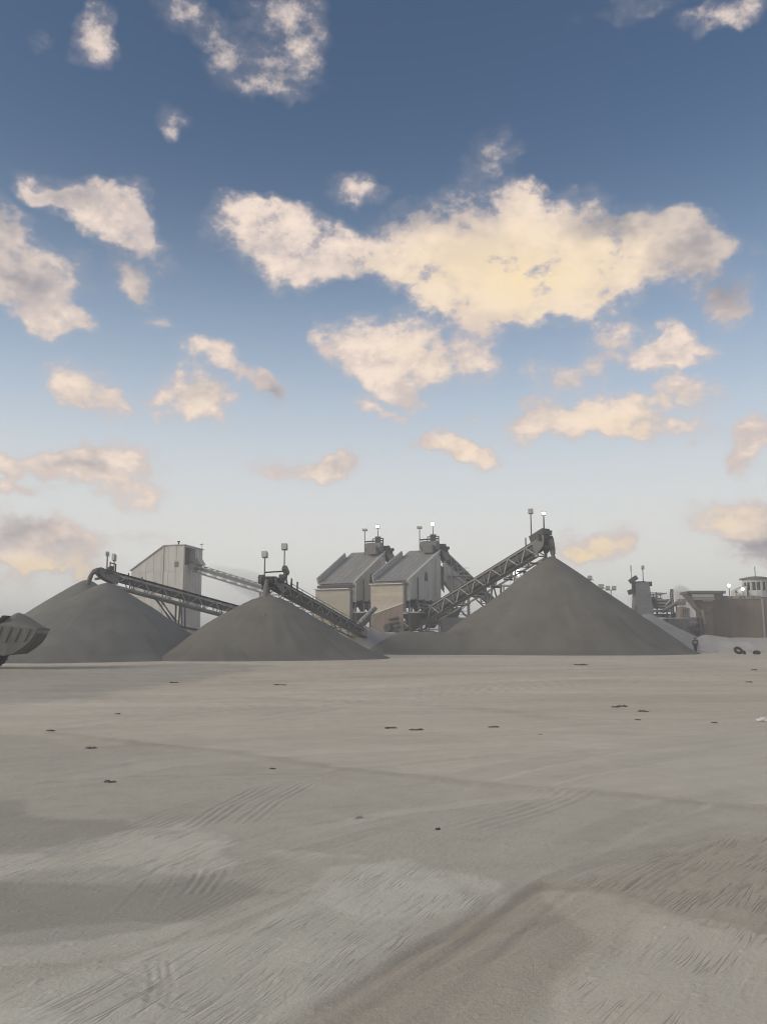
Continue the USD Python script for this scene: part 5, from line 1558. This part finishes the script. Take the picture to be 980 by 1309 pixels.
# ---------------------------------------------------------------- clods and litter on the yard
def clod(px_, py_, wpx, hpx, label, name='soil_clod', mat='clod_soil', cat='clod', seed=0, flat=.4, group=None):
    c = gnd(px_, py_)
    c = V(c[0], c[1], height(c[0], c[1]))
    sc = c[1] / FPX
    rg = np.random.default_rng(seed)
    W, Hh = wpx * sc, max(.010, hpx * sc * .42)
    lumps = []
    for k in range(6):
        q = trimesh.creation.icosphere(2, 1.0)
        v_ = q.vertices
        v_ = v_ * (1 + 1.2 * (meshkit.fbm(v_ * 1.9 + 40 + seed + 7 * k, 3, seed + k) - .5))[:, None]
        f = (k + .5) / 6 - .5
        s_ = .12 + .16 * rg.random()
        hz_ = Hh * (.45 + .55 * rg.random())
        q.vertices = v_ * V(W * s_, W * s_ * .8, hz_) + c + V(W * f * .9, W * (rg.random() - .5) * .5, hz_ * .45)
        lumps.append(q)
    m_ = joined(lumps)
    single(name, m_, mat, label, cat, c, group, None, 55)


clod(500, 929, 14, 3.5, 'flat dark clod, leftmost of the pair in the middle of the yard', seed=1)
clod(531, 932.5, 15, 3, 'flat dark clod, right one of the pair in the middle of the yard', seed=2)
clod(629.5, 929, 12, 4, 'single dark clod lying alone right of the middle pair', seed=3)
clod(787, 904.5, 8, 3.5, 'small dark clod, first of the row below the tallest pile', seed=4)
clod(796, 903.5, 9, 3.5, 'small dark clod, second of the row below the tallest pile', seed=5)
clod(821, 909, 11, 3, 'dark clod at the right end of the row below the tallest pile', seed=6)
clod(815, 920, 6, 2.5, 'small brown clod just below the row of dark clods', seed=7)
clod(141, 998, 13, 5, 'dark clod on the left half of the yard with a pale side', seed=8)
clod(116, 954.5, 12, 3, 'dark flat clod beside the long crease at the left', seed=9)
clod(64, 934, 9, 3, 'dark clod near the left end of the long crease', seed=10)
clod(150, 912, 6, 3, 'small dark clod on the pale ground below the two-peaked pile', seed=11)
clod(222, 873, 9, 3, 'dark clod on the dark strip below the two-peaked pile', seed=12)
clod(358, 875.5, 14, 2.5, 'thin dark clod straight below the low round pile', seed=13)
clod(957, 872.5, 8, 2.5, 'dark clod near the right edge, farther than the white scrap', seed=14)
clod(963, 857, 6, 2.5, 'tiny dark clod near the right edge, farthest one', seed=15)
clod(912, 923, 7, 2.5, 'small clod left of the white scrap', seed=16)
clod(458.5, 1043.5, 9, 6, 'small pale stone with a dark foot in the middle foreground', 'stone', 'stone', 'stone', 17)
clod(559.5, 1060, 6, 4.5, 'dark pebble right of the pale stone in the foreground', 'pebble', 'clod_soil', 'pebble', 18)
clod(742, 850.5, 16, 2.5, 'flat dark clod just in front of the tallest pile', seed=19)
clod(690, 938, 5, 2, 'tiny clod right of the single dark clod', seed=20)
clod(348, 980, 7, 3, 'small clod below the long crease, left of middle', seed=22)

# white scrap at the right edge
c = gnd(977, 920.5); c[2] = height(c[0], c[1])
sc = c[1] / FPX
rg = np.random.default_rng(5)
pl = []
for k in range(5):
    q = trimesh.creation.icosphere(2, 1.0)
    v_ = q.vertices * (1 + .9 * (meshkit.fbm(q.vertices * 2 + 9 * k + 30, 3, k) - .5))[:, None]
    q.vertices = v_ * V(5 * sc, 3.2 * sc, 1.9 * sc)
    q.apply_translation(c + V((k - 1) * 4.2 * sc, rg.random() * .05, (2.0 + (1.6 if k in (1, 3) else 0)) * sc))
    pl.append(q)
single('plastic_scrap', joined(pl), 'white_plastic', 'crumpled white plastic scrap at the right edge of the yard', 'scrap', c, None, None, 40)

# ---------------------------------------------------------------- dusty air
HAZE_DENSITY = .0020
g = G()
vol = g.add('principled_volume', 'volume', color=(.93, .925, .90), density=HAZE_DENSITY, anisotropy=.25)
hz = trimesh.creation.box((3060, 3060, 20.5))
hz.apply_translation((0, 0, -1.4 + 20.5 / 2))
hm = usdkit.mesh(stage, '/World/haze', hz, g.make('/World/Looks/haze', volume=vol))
keys(hm.GetPrim(), 'thin pale dust hanging over the whole yard', 'haze', None, 'stuff')
k_ = 0
for item in DUST:
    g = G()
    dens = item[-1]
    vol = g.add('principled_volume', 'volume', color=((.97, .96, .94), (.97, .96, .94), (.90, .83, .76), (.95, .93, .90))[k_], density=dens, anisotropy=.2)
    mat = g.make(f'/World/Looks/dust_{k_}', volume=vol)
    if item[0] is not None and isinstance(item[0], str):
        man = None
        for q in item[1]:
            m_ = manifold3d.Manifold.hull_points(q)
            man = m_ if man is None else man + m_
        mm = man.to_mesh()
        dm = trimesh.Trimesh(mm.vert_properties[:, :3], mm.tri_verts)
        lab = {2: 'brownish dust billowing beside the receiving hopper', 3: 'faint dust drifting over the small crushing unit'}[k_]
    else:
        dm, lab = item[0], ('thick white dust swallowing the lower end of the screen house conveyor', 'thin white dust hanging below the screen house conveyor')[k_]
    single('dust_plume', dm, mat, lab, 'dust', dm.bounds.mean(0) * V(1, 1, 0), None, 'stuff', True)
    k_ += 1
